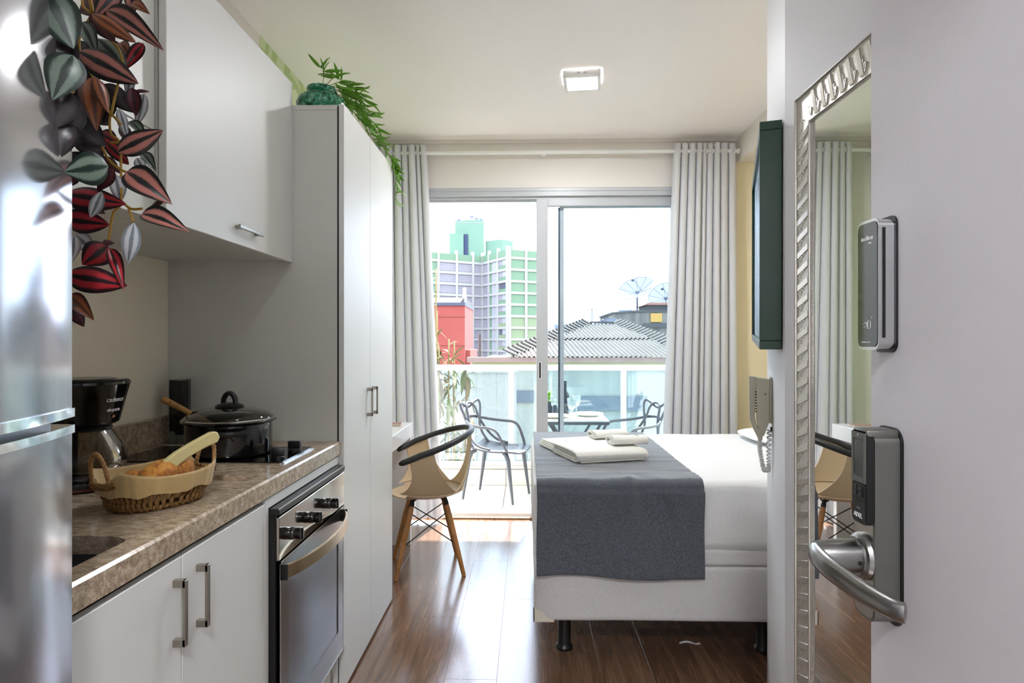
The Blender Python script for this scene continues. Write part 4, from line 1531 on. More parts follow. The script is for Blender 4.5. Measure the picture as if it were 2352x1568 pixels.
# raised slanted slats woven along the frame, in the frame plane (u along the side, w across it)
slat = MB()
sp_ = [(-0.016, -0.027), (-0.002, -0.027), (0.016, 0.027), (0.002, 0.027)]
slat.add([(0.0, p[0], p[1]) for p in sp_] + [(-0.0016, p[0] * 0.86 + 0.0, p[1] * 0.94) for p in sp_], [(0, 1, 2, 3), (7, 6, 5, 4), (0, 4, 5, 1), (1, 5, 6, 2), (2, 6, 7, 3), (3, 7, 4, 0)])
slat_me = slat.mesh('slat', 'slat_silver')
rib = MB()
for i in range(5):
    t = i / 5
    y_ = -0.006 + 0.0052 * i
    rib.box((-0.0012, y_, -0.022 + 0.004 * i), (0.0, y_ + 0.003, -0.006 + 0.001 * i), Matrix.Rotation(0.25, 4, 'X'))
rib_me = rib.mesh('ribbed_wedge', 'pearl')


def along(p0, dv, wv__, length):
    n_ = int(length / 0.034)
    st_ = length / n_
    for i in range(n_):
        for me_, nm, k_ in ((slat_me, 'slat', 0.5), (rib_me, 'ribbed_wedge', 0.98)):
            c_ = Vector(p0) + Vector(dv) * (st_ * (i + k_))
            R_ = Matrix(((1, 0, 0, 0), (0, dv[1], wv__[1], 0), (0, dv[2], wv__[2], 0), (0, 0, 0, 1)))
            inst(nm, me_, mr, Matrix.Translation(rel(c_, mr)) @ R_)
            if nm == 'ribbed_wedge':
                R2 = Matrix(((1, 0, 0, 0), (0, -dv[1], -wv__[1], 0), (0, -dv[2], -wv__[2], 0), (0, 0, 0, 1)))
                inst(nm, me_, mr, Matrix.Translation(rel(c_ - Vector(dv) * st_ * 0.30, mr)) @ R2)


hf_ = MF / 2
along((XF + 0.003, MY1 - hf_, MZ0 + MF), (0, 0, 1), (0, -1, 0), MZ1 - MZ0 - 2 * MF)
along((XF + 0.003, MY0 + MF, MZ1 - hf_), (0, 1, 0), (0, 0, 1), MY1 - MY0 - 2 * MF)

# ================================================================== entrance door, open against the mirror, with its two locks
dr_ = struct(thing('door_1', 'pale grey entrance door standing open', None, (0.518, 0.49, 0.0)))
MB().bbox((0.500, 0.040, 0.006), (0.536, 0.935, 2.110), 0.0015, 1).build('door_leaf', 'door', dr_)
hg = MB()
for zz in (0.25, 1.05, 1.85):
    hg.tube([(0.541, 0.034, zz), (0.541, 0.034, zz + 0.09)], 0.006, 10)
    hg_o = hg.build('hinge', 'chrome', dr_, 40)
    hg = MB()


def lockbox(y0, y1, z0, z1, x0, x1, r, k=6):
    """rounded plate in the door plane, from x0 (front) to x1 (door face)"""
    return MB().prism(rrect(y0, z0, y1, z1, r, k), x0, x1, 'x')


# upper digital lock
lk = lockbox(0.8685, 0.9185, 1.2600, 1.4375, 0.4765, 0.4975, 0.010).build('digital_lock', 'chrome', dr_, 40)
lockbox(0.866, 0.921, 1.255, 1.4425, 0.4972, 0.4999, 0.013).build('gasket', 'black', lk, 40)
lockbox(0.8665, 0.9205, 1.2585, 1.4390, 0.4740, 0.4775, 0.011).build('chrome_rim', 'chrome', lk, 40)
lockbox(0.8690, 0.9180, 1.2625, 1.4350, 0.4730, 0.4745, 0.009).build('touch_glass', plain('dark_touch_glass', '#23262c', 0.04, metal=0.35, coat=1.0), lk, 40)
MB().box((0.4800, 0.8676, 1.275), (0.4840, 0.8688, 1.425)).build('side_groove', 'black_gloss', lk)
ax = ((0, -1, 0), (0, 0, 1), (-1, 0, 0))


def door_text(body, size, y, z, x, par, sh_=0.0):
    return text('lettering', body, size, 'print_white', par, frame_axes(*ax, rel((x, y, z), dr_)), 0.0003, sh_)


door_text('intelbras', 0.0088, 0.893, 1.4135, 0.4727, lk)
MB().box((0.4724, 0.883, 1.4052), (0.4729, 0.890, 1.4074)).build('small_mark', 'print_white', lk)
ic = MB()
for i in range(2):
    y_ = 0.8965 + 0.012 * (i - 0.5)
    ic.box((0.4724, y_ - 0.0052, 1.2685), (0.4729, y_ + 0.0052, 1.2697))
ic_o = ic.build('key_marks', 'print_white', lk)
ic_o['kind'] = 'stuff'
cd_ = MB()
for a, c in (((0.884, 1.288), (0.8848, 1.299)), ((0.8912, 1.288), (0.892, 1.299)), ((0.884, 1.288), (0.892, 1.2888)), ((0.884, 1.2982), (0.892, 1.299))):
    cd_.box((0.4724, a[0], a[1]), (0.4729, c[0], c[1]))
cd_.tube([(0.4727, 0.903, 1.294), (0.4727, 0.899, 1.2965), (0.4727, 0.894, 1.296), (0.4727, 0.8935, 1.2915), (0.4727, 0.898, 1.290), (0.4727, 0.903, 1.289)], 0.0004, 4)
cd_.tube([(0.4727, 0.884, 1.301), (0.4727, 0.882, 1.302), (0.4727, 0.8805, 1.3045)], 0.0004, 4)
cd_.build('card_symbol', 'print_white', lk)

# lower lock with lever
M['lock_grey'] = plain('grey_cast_metal', '#74746f', 0.42, metal=0.75, bump=(300, 0.1))
lb = MB()
lb.prism(rrect(0.8575, 0.890, 0.9125, 1.1465, 0.014, 6), 0.4645, 0.4975, 'x')
lb_o = lb.build('lever_lock', 'lock_grey', dr_, 40)
lockbox(0.853, 0.917, 0.884, 1.1525, 0.4973, 0.4999, 0.020, 8).build('gasket', 'black', lb_o, 40)
lockbox(0.8605, 0.9095, 0.893, 1.143, 0.4635, 0.4650, 0.012).build('face_plate', 'steel', lb_o, 40)
lockbox(0.8590, 0.8960, 1.0215, 1.1480, 0.4540, 0.4640, 0.006, 4).build('reader_module', 'black', lb_o, 40)
MB().bbox((0.4540, 0.8590, 1.1380), (0.4975, 0.8960, 1.1510), 0.003, 2).build('module_cap', 'lock_grey', lb_o, 40)
b = MB()
for a, c in (((0.860, 1.086), (0.8645, 1.146)), ((0.8905, 1.086), (0.895, 1.146)), ((0.8645, 1.137), (0.8905, 1.146)), ((0.860, 1.078), (0.895, 1.086))):
    b.box((0.4522, a[0], a[1]), (0.4542, c[0], c[1]))
b.build('reader_frame', 'lock_grey', lb_o)
lockbox(0.8640, 0.8910, 1.086, 1.136, 0.4530, 0.4541, 0.003, 3).build('finger_window', 'black_gloss', lb_o)
lockbox(0.8610, 0.8940, 1.0245, 1.076, 0.4525, 0.4541, 0.003, 3).build('keypad', 'black_matte', lb_o)
for i in range(2):
    for j in range(2):
        y_, z_ = 0.871 + 0.012 * i, 1.0625 + 0.008 * j
        lockbox(y_ - 0.0045, y_ + 0.0045, z_ - 0.003, z_ + 0.003, 0.4505, 0.4527, 0.0012, 2).build('key', 'black', lb_o)
for y_ in (0.8745, 0.8795):
    MB().lathe([(0, 0), (0.0010, 0.0), (0, 0.0003)], 8, mat=Matrix.Translation((0.4524, y_, 1.0425)) @ Matrix.Rotation(-PI / 2, 4, 'Y')).build('indicator', 'print_white', lb_o)
door_text('ADEL', 0.0090, 0.8775, 1.0325, 0.4521, lb_o)
MB().lathe([(0, 0.0), (0.0015, 0.0), (0.0015, 0.0004), (0, 0.0004)], 10, mat=Matrix.Translation((0.4523, 0.8775, 1.1425)) @ Matrix.Rotation(-PI / 2, 4, 'Y')).build('lamp_dot', 'chrome', lb_o)
M['satin'] = plain('satin_nickel', '#9a9a98', 0.28, metal=1.0)
mt = Matrix.Translation((0.4640, 0.884, 0.9745)) @ Matrix.Rotation(-PI / 2, 4, 'Y')
MB().lathe([(0, 0.0), (0.031, 0.0), (0.032, 0.003), (0.030, 0.008), (0.026, 0.010), (0.026, 0.013), (0, 0.013)], 36, mat=mt).build('rose', 'satin', lb_o, 40)
lv = MB().lathe([(0, 0.012), (0.0225, 0.012), (0.0225, 0.030), (0.021, 0.056), (0.019, 0.064), (0, 0.066)], 32, mat=mt)
lp = crom([(0.404, 0.896, 0.9765), (0.398, 0.884, 0.9770), (0.393, 0.862, 0.9770), (0.392, 0.830, 0.9750), (0.397, 0.795, 0.9715), (0.406, 0.760, 0.9670), (0.417, 0.732, 0.9640), (0.426, 0.722, 0.9635)], 6)
rr2 = [0.010 + 0.006 * min(1, i / 6.0) if i < 8 else 0.016 - 0.004 * (i - 8) / (len(lp) - 8) for i in range(len(lp))]
rr2[-1] = 0.006
lv.tube(lp, rr2, 14, flat=0.62, up=(0, 0, 1))
lv.build('lever', 'satin', lb_o, 40)
MB().lathe([(0, 0.0), (0.0032, 0.0), (0.0032, 0.0008), (0, 0.0008)], 12, mat=Matrix.Translation((0.447, 0.8617, 0.9715)) @ Matrix.Rotation(PI / 2, 4, 'X')).build('set_screw', 'black', lb_o)


# ================================================================== balcony
BF = -0.03
M['tile'] = plain('beige_porcelain_tile', '#ece6db', 0.35, mottle=(3, '#e6dfd2'))
M['grout'] = plain('grey_grout', '#a8a197', 0.8)
bfz = struct(MB().box((-2.0, 4.70, BF - 0.12), (2.6, 5.70, BF - 0.008)).build('floor_balcony', 'grout'), 'beige tiled balcony floor')
tme = MB().bbox((-0.2975, -0.2475, -0.008), (0.2975, 0.2475, 0.0), 0.001, 1).mesh('tile', 'tile')
for i in range(7):
    for j in range(2):
        inst('tile', tme, bfz, Matrix.Translation(rel((-1.70 + 0.6 * i, 4.95 + 0.5 * j, BF), bfz)))
kb_ = struct(MB().box((-2.0, 5.712, BF - 0.12), (2.6, 5.86, 0.122)).build('kerb_balcony', 'grout'), 'beige tiled kerb under the glass railing')
kme = MB().bbox((-0.2975, -0.0065, -0.07), (0.2975, 0.0, 0.07), 0.001, 1).mesh('kerb_tile', 'tile')
cme = MB().bbox((-0.2975, -0.085, -0.012), (0.2975, 0.085, 0.0), 0.001, 1).mesh('cap_tile', 'tile')
for i in range(7):
    inst('kerb_tile', kme, kb_, Matrix.Translation(rel((-1.70 + 0.6 * i, 5.712, 0.040), kb_)))
    inst('cap_tile', cme, kb_, Matrix.Translation(rel((-1.70 + 0.6 * i, 5.785, 0.134), kb_)))
struct(MB().box((-2.2, 4.70, 2.500), (2.8, 5.86, 2.66)).build('slab_balcony', plain('white_render', '#ecebe6', 0.7)), 'white concrete slab over the balcony')
struct(MB().box((-3.2, 4.71, -4.0), (-2.0, 4.86, 6.0)).build('wall_outside_left', plain('outer_render', '#dcd8cd', 0.8)), 'outer wall of the building, left of the balcony')
struct(MB().box((2.6, 4.71, -4.0), (3.8, 4.86, 6.0)).build('wall_outside_right', bpy.data.materials['outer_render']), 'outer wall of the building, right of the balcony')

rl = thing('balcony_railing', 'white balcony railing with clear glass panels', 'railing', (0.3, 5.79, 0.134))
MB().bbox((-2.0, 5.760, 1.006), (2.6, 5.815, 1.056), 0.006, 2).build('top_rail', 'white_metal', rl, 40)
MB().bbox((-2.0, 5.770, 0.136), (2.6, 5.806, 0.168), 0.003, 1).build('bottom_rail', 'white_metal', rl, 40)
posts = [-1.18, -0.155, 0.870, 1.895]
for px in posts:
    MB().bbox((px - 0.024, 5.768, 0.165), (px + 0.024, 5.808, 1.008), 0.003, 1).build('post', 'white_metal', rl)
edges = [-2.0] + posts + [2.6]
for a, c in zip(edges[:-1], edges[1:]):
    MB().box((a + 0.022, 5.785, 0.164), (c - 0.022, 5.793, 1.010)).build('glass_panel', 'glass_rail', rl)

# ---- woven-back balcony chair (own frame: front towards +x)
mc = thing('balcony_chair', 'grey plastic chair with looped open back, left of the table', 'chair', (-0.262, 5.285, BF), math.radians(-19), 'looped balcony chairs')
M['chair_grey'] = plain('grey_polypropylene', '#4f5359', 0.38)


def seat(u, w):
    x = -0.20 + 0.44 * u
    t = 2 * w - 1
    hw = 0.185 + 0.045 * u - 0.05 * max(0, (u - 0.75) / 0.25) ** 2
    z = 0.412 + 0.022 * abs(t) ** 2.2 - 0.020 * math.sin(u * PI) - 0.020 * max(0, (u - 0.75) / 0.25) ** 2 + 0.018 * (1 - u) ** 3
    return (x, hw * t, z)


MB().grid(seat, 20, 18).solid(0.012).build('seat', 'chair_grey', mc, 50)
for sx_, sy_ in ((1, 1), (1, -1), (-1, 1), (-1, -1)):
    tp = Vector((0.165 if sx_ > 0 else -0.170, sy_ * (0.185 if sx_ > 0 else 0.165), 0.402))
    ft = Vector((0.218 if sx_ > 0 else -0.232, sy_ * (0.200 if sx_ > 0 else 0.176), 0.0))
    MB().tube([tp + Vector((-sx_ * 0.05, -sy_ * 0.02, 0.004)), tp + Vector((-sx_ * 0.012, 0, -0.012)), tp * 0.86 + ft * 0.14, tp * 0.4 + ft * 0.6, ft], [0.012, 0.019, 0.0185, 0.0135, 0.009], 10).build('leg', 'chair_grey', mc, 50)


def loop(pts, r=0.0105, k=9):
    """half outline given for y>=0 from the left seat side to the middle, mirrored to the other side"""
    half = [Vector(p) for p in pts]
    other = [Vector((p.x, -p.y, p.z)) for p in reversed(half[:-1])]
    return MB().tube(crom(half + other, k), r, 8, flat=1.25)


# rounded arm loop: front seat corner, up to the arm, round the back
loop([(0.175, 0.205, 0.412), (0.150, 0.232, 0.47), (0.105, 0.245, 0.565), (0.050, 0.248, 0.602), (-0.05, 0.245, 0.610), (-0.150, 0.215, 0.622), (-0.232, 0.120, 0.650), (-0.256, 0.0, 0.662)]).build('arm_loop', 'chair_grey', mc, True)
# broad loop with two raised shoulders
loop([(-0.135, 0.168, 0.420), (-0.190, 0.150, 0.500), (-0.210, 0.120, 0.590), (-0.225, 0.165, 0.690), (-0.240, 0.195, 0.755), (-0.252, 0.175, 0.792), (-0.262, 0.115, 0.778), (-0.270, 0.0, 0.742)]).build('shoulder_loop', 'chair_grey', mc, True)
# inner loop that crosses the others on its way up
loop([(0.02, 0.200, 0.425), (-0.080, 0.205, 0.450), (-0.160, 0.190, 0.520), (-0.208, 0.110, 0.640), (-0.238, 0.085, 0.735), (-0.256, 0.050, 0.772), (-0.262, 0.0, 0.780)]).build('inner_loop', 'chair_grey', mc, True)
dup(mc, (0.845, 5.315, BF), math.radians(197), 'grey plastic chair with looped open back, right of the table')

# ---- folding bistro table, set for two
tb = thing('bistro_table', 'folding bistro table with pale top and black crossed legs', 'table', (0.37, 5.22, BF))
TZ = 0.655
MB().bbox((0.105, 4.935, TZ - 0.014), (0.630, 5.500, TZ), 0.002, 1).build('top', plain('pale_table_top', '#e4e4e2', 0.25), tb)
b = MB()
for a, c in (((0.105, 4.932), (0.630, 4.944)), ((0.105, 5.491), (0.630, 5.503)), ((0.102, 4.932), (0.114, 5.503)), ((0.621, 4.932), (0.633, 5.503))):
    b.box((a[0], a[1], TZ - 0.036), (c[0], c[1], TZ - 0.0145))
b.build('rim', plain('dark_slate_metal', '#3c4348', 0.45), tb)
for yy, nm in ((4.985, 'leg'), (5.450, 'leg')):
    MB().tube([(0.575, yy, TZ - 0.03), (0.17, yy, BF + 0.01)], 0.011, 6, flat=1.4).build(nm, 'dark_leg' if 'dark_leg' in M else bpy.data.materials['dark_slate_metal'], tb, True)
    MB().tube([(0.165, yy + 0.03, TZ - 0.03), (0.565, yy + 0.03, BF + 0.01)], 0.011, 6, flat=1.4).build(nm, bpy.data.materials['dark_slate_metal'], tb, True)
MB().tube([(0.175, 4.985, BF + 0.02), (0.175, 5.45, BF + 0.02)], 0.009, 6).build('foot_bar', bpy.data.materials['dark_slate_metal'], tb, True)
MB().tube([(0.56, 5.015, BF + 0.02), (0.56, 5.48, BF + 0.02)], 0.009, 6).build('foot_bar', bpy.data.materials['dark_slate_metal'], tb, True)

M['plate'] = plain('cream_stoneware', '#e9e2cd', 0.25)
for lab, cx_, cy_ in (('cream dinner plate on the bistro table, right setting', 0.500, 5.250), ('cream dinner plate on the bistro table, left setting', 0.215, 5.120)):
    pl_ = thing('dinner_plate', lab, 'plate', (cx_, cy_, TZ), None, 'plates on the bistro table')
    MB().lathe([(0, 0.004), (0.070, 0.003), (0.078, 0.001), (0.082, 0.004), (0.105, 0.013), (0.122, 0.018), (0.124, 0.021), (0.120, 0.022), (0.100, 0.017), (0.078, 0.010), (0, 0.009)], 44, (cx_, cy_, TZ + 0.0005)).build('rim_plate', 'plate', pl_, 50)
    MB().lathe([(0, 0.011), (0.055, 0.0115), (0.082, 0.018), (0.084, 0.021), (0.080, 0.021), (0.054, 0.015), (0, 0.0145)], 40, (cx_, cy_, TZ + 0.0005)).build('side_plate', 'plate', pl_, 50)
gp = [(0, 0.0), (0.034, 0.0), (0.034, 0.003), (0.010, 0.007), (0.0065, 0.016), (0.0065, 0.055), (0.011, 0.068), (0.026, 0.080), (0.033, 0.100), (0.036, 0.128), (0.037, 0.160), (0.0345, 0.160), (0.0335, 0.128), (0.031, 0.103), (0.022, 0.084), (0, 0.077)]
m = NT('ribbed_goblet_glass')
t_ = m.n('BsdfTransparent')
t_.inputs['Color'].default_value = lin('#eef6f6')
g_ = m.n('BsdfGlossy')
g_.inputs['Roughness'].default_value = 0.05
d_ = m.n('BsdfDiffuse')
d_.inputs['Color'].default_value = lin('#e8f0f0')
m1, m2 = m.n('MixShader'), m.n('MixShader')
f_ = m.n('Fresnel', IOR=1.5)
m.l(f_.outputs[0], m1.inputs['Fac'])
m.l(t_.outputs[0], m1.inputs[1])
m.l(g_.outputs[0], m1.inputs[2])
m2.inputs['Fac'].default_value = 0.22
m.l(m1.outputs[0], m2.inputs[1])
m.l(d_.outputs[0], m2.inputs[2])
m.l(m2.outputs[0], m.out.inputs['Surface'])
M['goblet'] = m.m
for lab, gx, gy in (('clear ribbed goblet beside the left plate', 0.350, 5.075), ('clear ribbed goblet beside the right plate', 0.405, 5.330)):
    g = thing('goblet', lab, 'goblet', (gx, gy, TZ), None, 'goblets on the bistro table')
    MB().lathe(gp, 28, (gx, gy, TZ + 0.0005)).build('glass_bowl', 'goblet', g, 40)
    rbm = MB().tube([(0.0325, 0, 0.096), (0.0362, 0, 0.122), (0.0372, 0, 0.150)], 0.0016, 5).mesh('flute_rib', 'goblet', True)
    for i in range(12):
        inst('flute_rib', rbm, g, Matrix.Translation((0, 0, 0.0005)) @ Matrix.Rotation(2 * PI * i / 12, 4, 'Z'))
tag(MB().lathe([(0, 0), (0.036, 0.0), (0.038, 0.004), (0.038, 0.150), (0.034, 0.172), (0.016, 0.196), (0.0135, 0.206), (0.0135, 0.268), (0.0155, 0.270), (0.0155, 0.280), (0, 0.281)], 32, (0.315, 5.395, TZ + 0.0005)).build('wine_bottle', plain('dark_bottle_glass', '#12202c', 0.08), None, 40), 'dark wine bottle standing on the bistro table', 'bottle')
for i, (lab, gx, gy, h_) in enumerate((('taller dark ceramic pot with a green sprig on the bistro table', 0.178, 5.340, 0.105), ('shorter dark ceramic pot on the bistro table', 0.225, 5.300, 0.082))):
    po = thing('table_pot', lab, 'plant pot', (gx, gy, TZ), None, 'dark pots on the bistro table')
    MB().lathe([(0, 0), (0.024, 0.0), (0.030, 0.006), (0.031, h_ * 0.55), (0.022, h_ * 0.72), (0.017, h_ * 0.80), (0.017, h_), (0.014, h_), (0.013, h_ * 0.8), (0, h_ * 0.6)], 28, (gx, gy, TZ + 0.0005)).build('pot', plain('dark_blue_ceramic', '#2a3442', 0.3) if i == 0 else bpy.data.materials['dark_blue_ceramic'], po, 50)
    if i == 0:
        lf_ = MB().grid(lambda u, w: ((2 * u - 1) * 0.011 * math.sin(PI * w) ** 0.8, 0.045 * w, 0.010 * math.sin(w * 2.4)), 4, 8).mesh('leaf', plain('fresh_green_leaf', '#6fa63a', 0.5), True)
        rnd = random.Random(4)
        for q in range(34):
            a_, e_ = rnd.uniform(0, 2 * PI), rnd.uniform(0.2, 1.35)
            base = Vector((0, 0, h_ + rnd.uniform(-0.005, 0.055)))
            inst('leaf', lf_, po, Matrix.Translation(base) @ Matrix.Rotation(a_, 4, 'Z') @ Matrix.Rotation(e_, 4, 'X') @ Matrix.Scale(rnd.uniform(0.7, 1.2), 4))
        MB().tube([(gx, gy, TZ + h_ * 0.6), (gx, gy, TZ + h_ + 0.06)], 0.003, 6).build('stalk', bpy.data.materials['fresh_green_leaf'], po)


# ================================================================== the town beyond the balcony
GZ = -6.0
struct(MB().box((-900, 6.6, GZ - 1), (900, 2000, GZ)).build('ground', plain('town_ground', dull('#85887c'), 0.9, mottle=(0.05, dull('#6f7a66')))), 'pale ground between the buildings')

# ---- green apartment tower: three faces, floors and bays built out
tw = thing('apartment_tower', 'green and white apartment tower with a gridded facade', 'building', (-14.0, 155.0, GZ))
M['tw_white'] = plain('tower_white_concrete', dull('#f0f0ee'), 0.8)
M['tw_green'] = plain('tower_green_paint', dull('#9cc6a2'), 0.8)
M['tw_lime'] = plain('tower_lime_paint', dull('#b9cfa2'), 0.8)
M['tw_teal'] = plain('tower_roof_green', dull('#97c6ac'), 0.8)
M['tw_pane'] = plain('tower_pale_window', dull('#e9ecf2'), 0.4)
M['tw_dark'] = plain('tower_dark_window', dull('#7c7f96'), 0.4)
m = NT('tower_lilac_block_screen')
v = m.coords((1, 1, 1))
bk_ = m.n('TexBrick', Scale=1.0)
bk_.offset = 0.0
bk_.inputs['Color1'].default_value = dull('#c9c4d2')
bk_.inputs['Color2'].default_value = dull('#bdb8c9')
bk_.inputs['Mortar'].default_value = dull('#dedbe4')
bk_.inputs['Mortar Size'].default_value = 0.06
bk_.inputs['Brick Width'].default_value = 0.55
bk_.inputs['Row Height'].default_value = 0.55
m.l(v, bk_.inputs['Vector'])
m.l(bk_.outputs['Color'], m.b.inputs['Base Color'])
m.b.inputs['Roughness'].default_value = 0.8
M['tw_lilac'] = m.m
P_A, P_I, P_B, P_C = Vector((-29.0, 149.0, 0)), Vector((-11.6, 160.5, 0)), Vector((-4.75, 148.7, 0)), Vector((4.6, 153.6, 0))
TOPZ = 22.9
FH = 2.75
NF = 11
MB().prism([(P_A.x, P_A.y), (P_I.x, P_I.y), (P_B.x, P_B.y), (P_C.x, P_C.y), (P_C.x - 6, P_C.y + 14), (P_A.x - 8, P_A.y + 14)], GZ, TOPZ, 'z').build('body', 'tw_white', tw)
pan_cache = {}


def facade(p, q, bays):
    """bays: list of (start, end, [(kind, u0, u1, z0, z1)...]) along the face, fractions of one storey"""
    d = (q - p)
    L_ = d.length
    d = d.normalized()
    n_ = Vector((d.y, -d.x, 0))
    R_ = frame_axes(d, Vector((0, 0, 1)), n_, (0, 0, 0))
    # pillars and floor bands stand proud of the panels
    xs = sorted(set([b_[0] for b_ in bays] + [b_[1] for b_ in bays]))
    for x_ in xs:
        c_ = p + d * (x_ * L_)
        MB().box((-0.30, 0, -0.2), (0.30, TOPZ - GZ + 0.9, 0.45), frame_axes(d, Vector((0, 0, 1)), n_, (c_.x, c_.y, GZ))).build('pillar', 'tw_white', tw)
    for k_ in range(NF + 1):
        zt_ = TOPZ - 1.9 - k_ * FH
        MB().box((0, -0.28, -0.1), (L_, 0.28, 0.38), frame_axes(d, Vector((0, 0, 1)), n_, (p.x, p.y, zt_))).build('floor_band', 'tw_white', tw)
    MB().box((0, TOPZ - 1.6, 0.0), (L_, TOPZ, 0.30), frame_axes(d, Vector((0, 0, 1)), n_, (p.x, p.y, 0))).build('parapet', 'tw_green', tw)
    for (a_, b_, items) in bays:
        w_b = (b_ - a_) * L_
        for k_ in range(NF):
            zb_ = TOPZ - 1.9 - (k_ + 1) * FH
            for (kind, u0, u1, z0, z1) in items:
                if callable(kind):
                    kind = kind(k_)
                sz = (round((u1 - u0) * w_b, 2), round((z1 - z0) * FH, 2))
                key = (kind,) + sz
                if key not in pan_cache:
                    pan_cache[key] = MB().box((0, 0, -0.1), (sz[0], sz[1], 0.14)).mesh('wall_panel', kind)
                c_ = p + d * (a_ * L_ + u0 * w_b)
                inst('window' if kind in ('tw_pane', 'tw_dark') else 'wall_panel', pan_cache[key], tw, Matrix.Translation(rel((c_.x, c_.y, zb_ + z0 * FH), tw)) @ R_)


green_by_floor = lambda k: 'tw_green' if k < 5 else 'tw_lime'
facade(P_A, P_I, [(0.0, 0.20, [('tw_lilac', 0, 1, 0, 1)]), (0.20, 0.40, [('tw_lilac', 0, 0.62, 0, 1), ('tw_green', 0.62, 1, 0, 1)]),
                  (0.40, 0.64, [('tw_green', 0, 1, 0.08, 0.2), ('tw_lilac', 0.02, 1, 0.14, 1)]), (0.64, 0.86, [('tw_green', 0, 1, 0.08, 0.2), ('tw_lilac', 0.02, 1, 0.14, 1)]),
                  (0.86, 0.995, [('tw_lilac', 0, 1, 0.12, 1)])])
facade(P_I, P_B, [(0.02, 0.30, [('tw_lilac', 0, 1, 0.12, 1)]),
                  (0.30, 0.66, [('tw_green', 0, 0.22, 0, 1), ('tw_pane', 0.26, 0.82, 0.1, 1), ('tw_green', 0.86, 1, 0, 1)]),
                  (0.66, 1.0, [(lambda k: 'tw_dark' if k in (2, 6) else 'tw_lilac', 0.1, 0.42, 0.42, 1.0), (lambda k: 'tw_dark' if k == 2 else 'tw_pane', 0.44, 0.85, 0.42, 1.0), (green_by_floor, 0.05, 0.95, 0.0, 0.40)])])
facade(P_B, P_C, [(0.03, 0.44, [(green_by_floor, 0, 1, 0, 1)]), (0.44, 0.97, [(green_by_floor, 0, 1, 0, 1)])])
# roof blocks
for nm, pts, z0, z1 in (('lift_house', [(-19.0, 164), (-15.4, 162.5), (-11.5, 163), (-11.5, 172), (-19.0, 172)], TOPZ - 3, 32.6),
                        ('stair_block', [(-20.2, 161.5), (-16.6, 161.5), (-16.6, 166), (-20.2, 166)], TOPZ - 1, 29.0),
                        ('roof_room', [(-11.0, 164), (-6.6, 161.5), (-4.0, 165), (-8.4, 168)], TOPZ - 1, 27.4)):
    MB().prism(pts, z0, z1, 'z').build(nm, 'tw_teal', tw)
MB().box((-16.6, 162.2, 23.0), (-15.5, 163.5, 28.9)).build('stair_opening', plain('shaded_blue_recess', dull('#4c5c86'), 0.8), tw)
dsh = MB().lathe([(0, 0.0), (0.3, 0.06), (0.5, 0.2), (0.5, 0.22), (0.3, 0.09), (0, 0.03)], 14).mesh('roof_dish', plain('small_dish_grey', dull('#8f97a8'), 0.5), True)
for x_, z_ in ((-18.0, 32.6), (-14.6, 33.4), (-13.4, 32.9), (-12.3, 32.7)):
    inst('roof_dish', dsh, tw, Matrix.Translation(rel((x_, 164, z_ + 0.1), tw)) @ Matrix.Rotation(1.0, 4, 'X'))
for x_ in (-16.0, -15.0):
    MB().tube([(x_, 165, 32.4), (x_, 165, 34.3)], 0.06, 5).build('aerial_mast', bpy.data.materials['small_dish_grey'], tw)

# ---- red building
rb = thing('red_building', 'plain red rendered building beside the curtain', 'building', (-5.5, 41.0, GZ))
M['red'] = plain('red_render', dull('#d8695c'), 0.8, mottle=(0.6, dull('#cf6054')))
MB().box((-9.5, 40.0, GZ), (-4.02, 46.0, 3.55)).build('wall', 'red', rb)
MB().box((-4.02, 40.5, GZ), (-3.72, 46.0, 0.72)).build('side_wing', 'red', rb)
MB().box((-9.5, 39.97, 2.82), (-4.0, 40.0, 2.86)).build('string_course', plain('dull_red_joint', dull('#b7574c'), 0.8), rb)
MB().box((-9.5, 39.97, 1.0), (-4.0, 40.0, 1.03)).build('string_course', bpy.data.materials['dull_red_joint'], rb)
MB().box((-9.6, 39.9, 3.55), (-4.0, 46.1, 3.74)).build('flashing', plain('slate_blue_flashing', dull('#5a6480'), 0.6), rb)
MB().prism([(-9.6, 3.74), (-4.3, 3.74), (-4.1, 4.05), (-9.6, 4.05)], 39.9, 46.1, 'y').build('parapet', 'tw_white', rb)
MB().lathe([(0.10, 0), (0.16, 0.3), (0.10, 0.75), (0.13, 0.95), (0, 1.0)], 12, (-4.08, 40.4, 3.74)).build('roof_vent', 'tw_white', rb, True)

# ---- neighbouring house with a corrugated hip roof
hs = thing('tiled_house', 'low yellow house with a grey corrugated hip roof', 'building', (1.5, 15.5, GZ))
M['hs_wall'] = plain('yellow_green_render', dull('#dfe0a8'), 0.8, mottle=(0.8, dull('#cfd79a')))
HY = 13.0
m = NT('weathered_yard_wall')
v = m.coords((6, 6, 0.4))
z = m.n('TexNoise', Scale=1.0, Detail=4.0)
m.l(v, z.inputs['Vector'])
m.l(m.ramp(z.outputs['Fac'], [(0.35, dull('#bcc6c0')), (0.65, dull('#ccd4cc'))]), m.b.inputs['Base Color'])
m.b.inputs['Roughness'].default_value = 0.9
M['yard_wall'] = m.m
MB().box((-1.15, HY, 0.70), (5.2, HY + 6.5, 0.84)).build('upper_wall', 'hs_wall', hs)
MB().box((-1.15, HY + 0.02, GZ), (5.2, HY + 6.5, 0.70)).build('lower_wall', 'yard_wall', hs)
MB().box((-1.25, HY - 0.12, 0.842), (5.2, HY + 0.1, 0.948)).build('fascia', plain('rosy_brown_fascia', dull('#b99f93'), 0.8, mottle=(2, dull('#a58b80'))), hs)
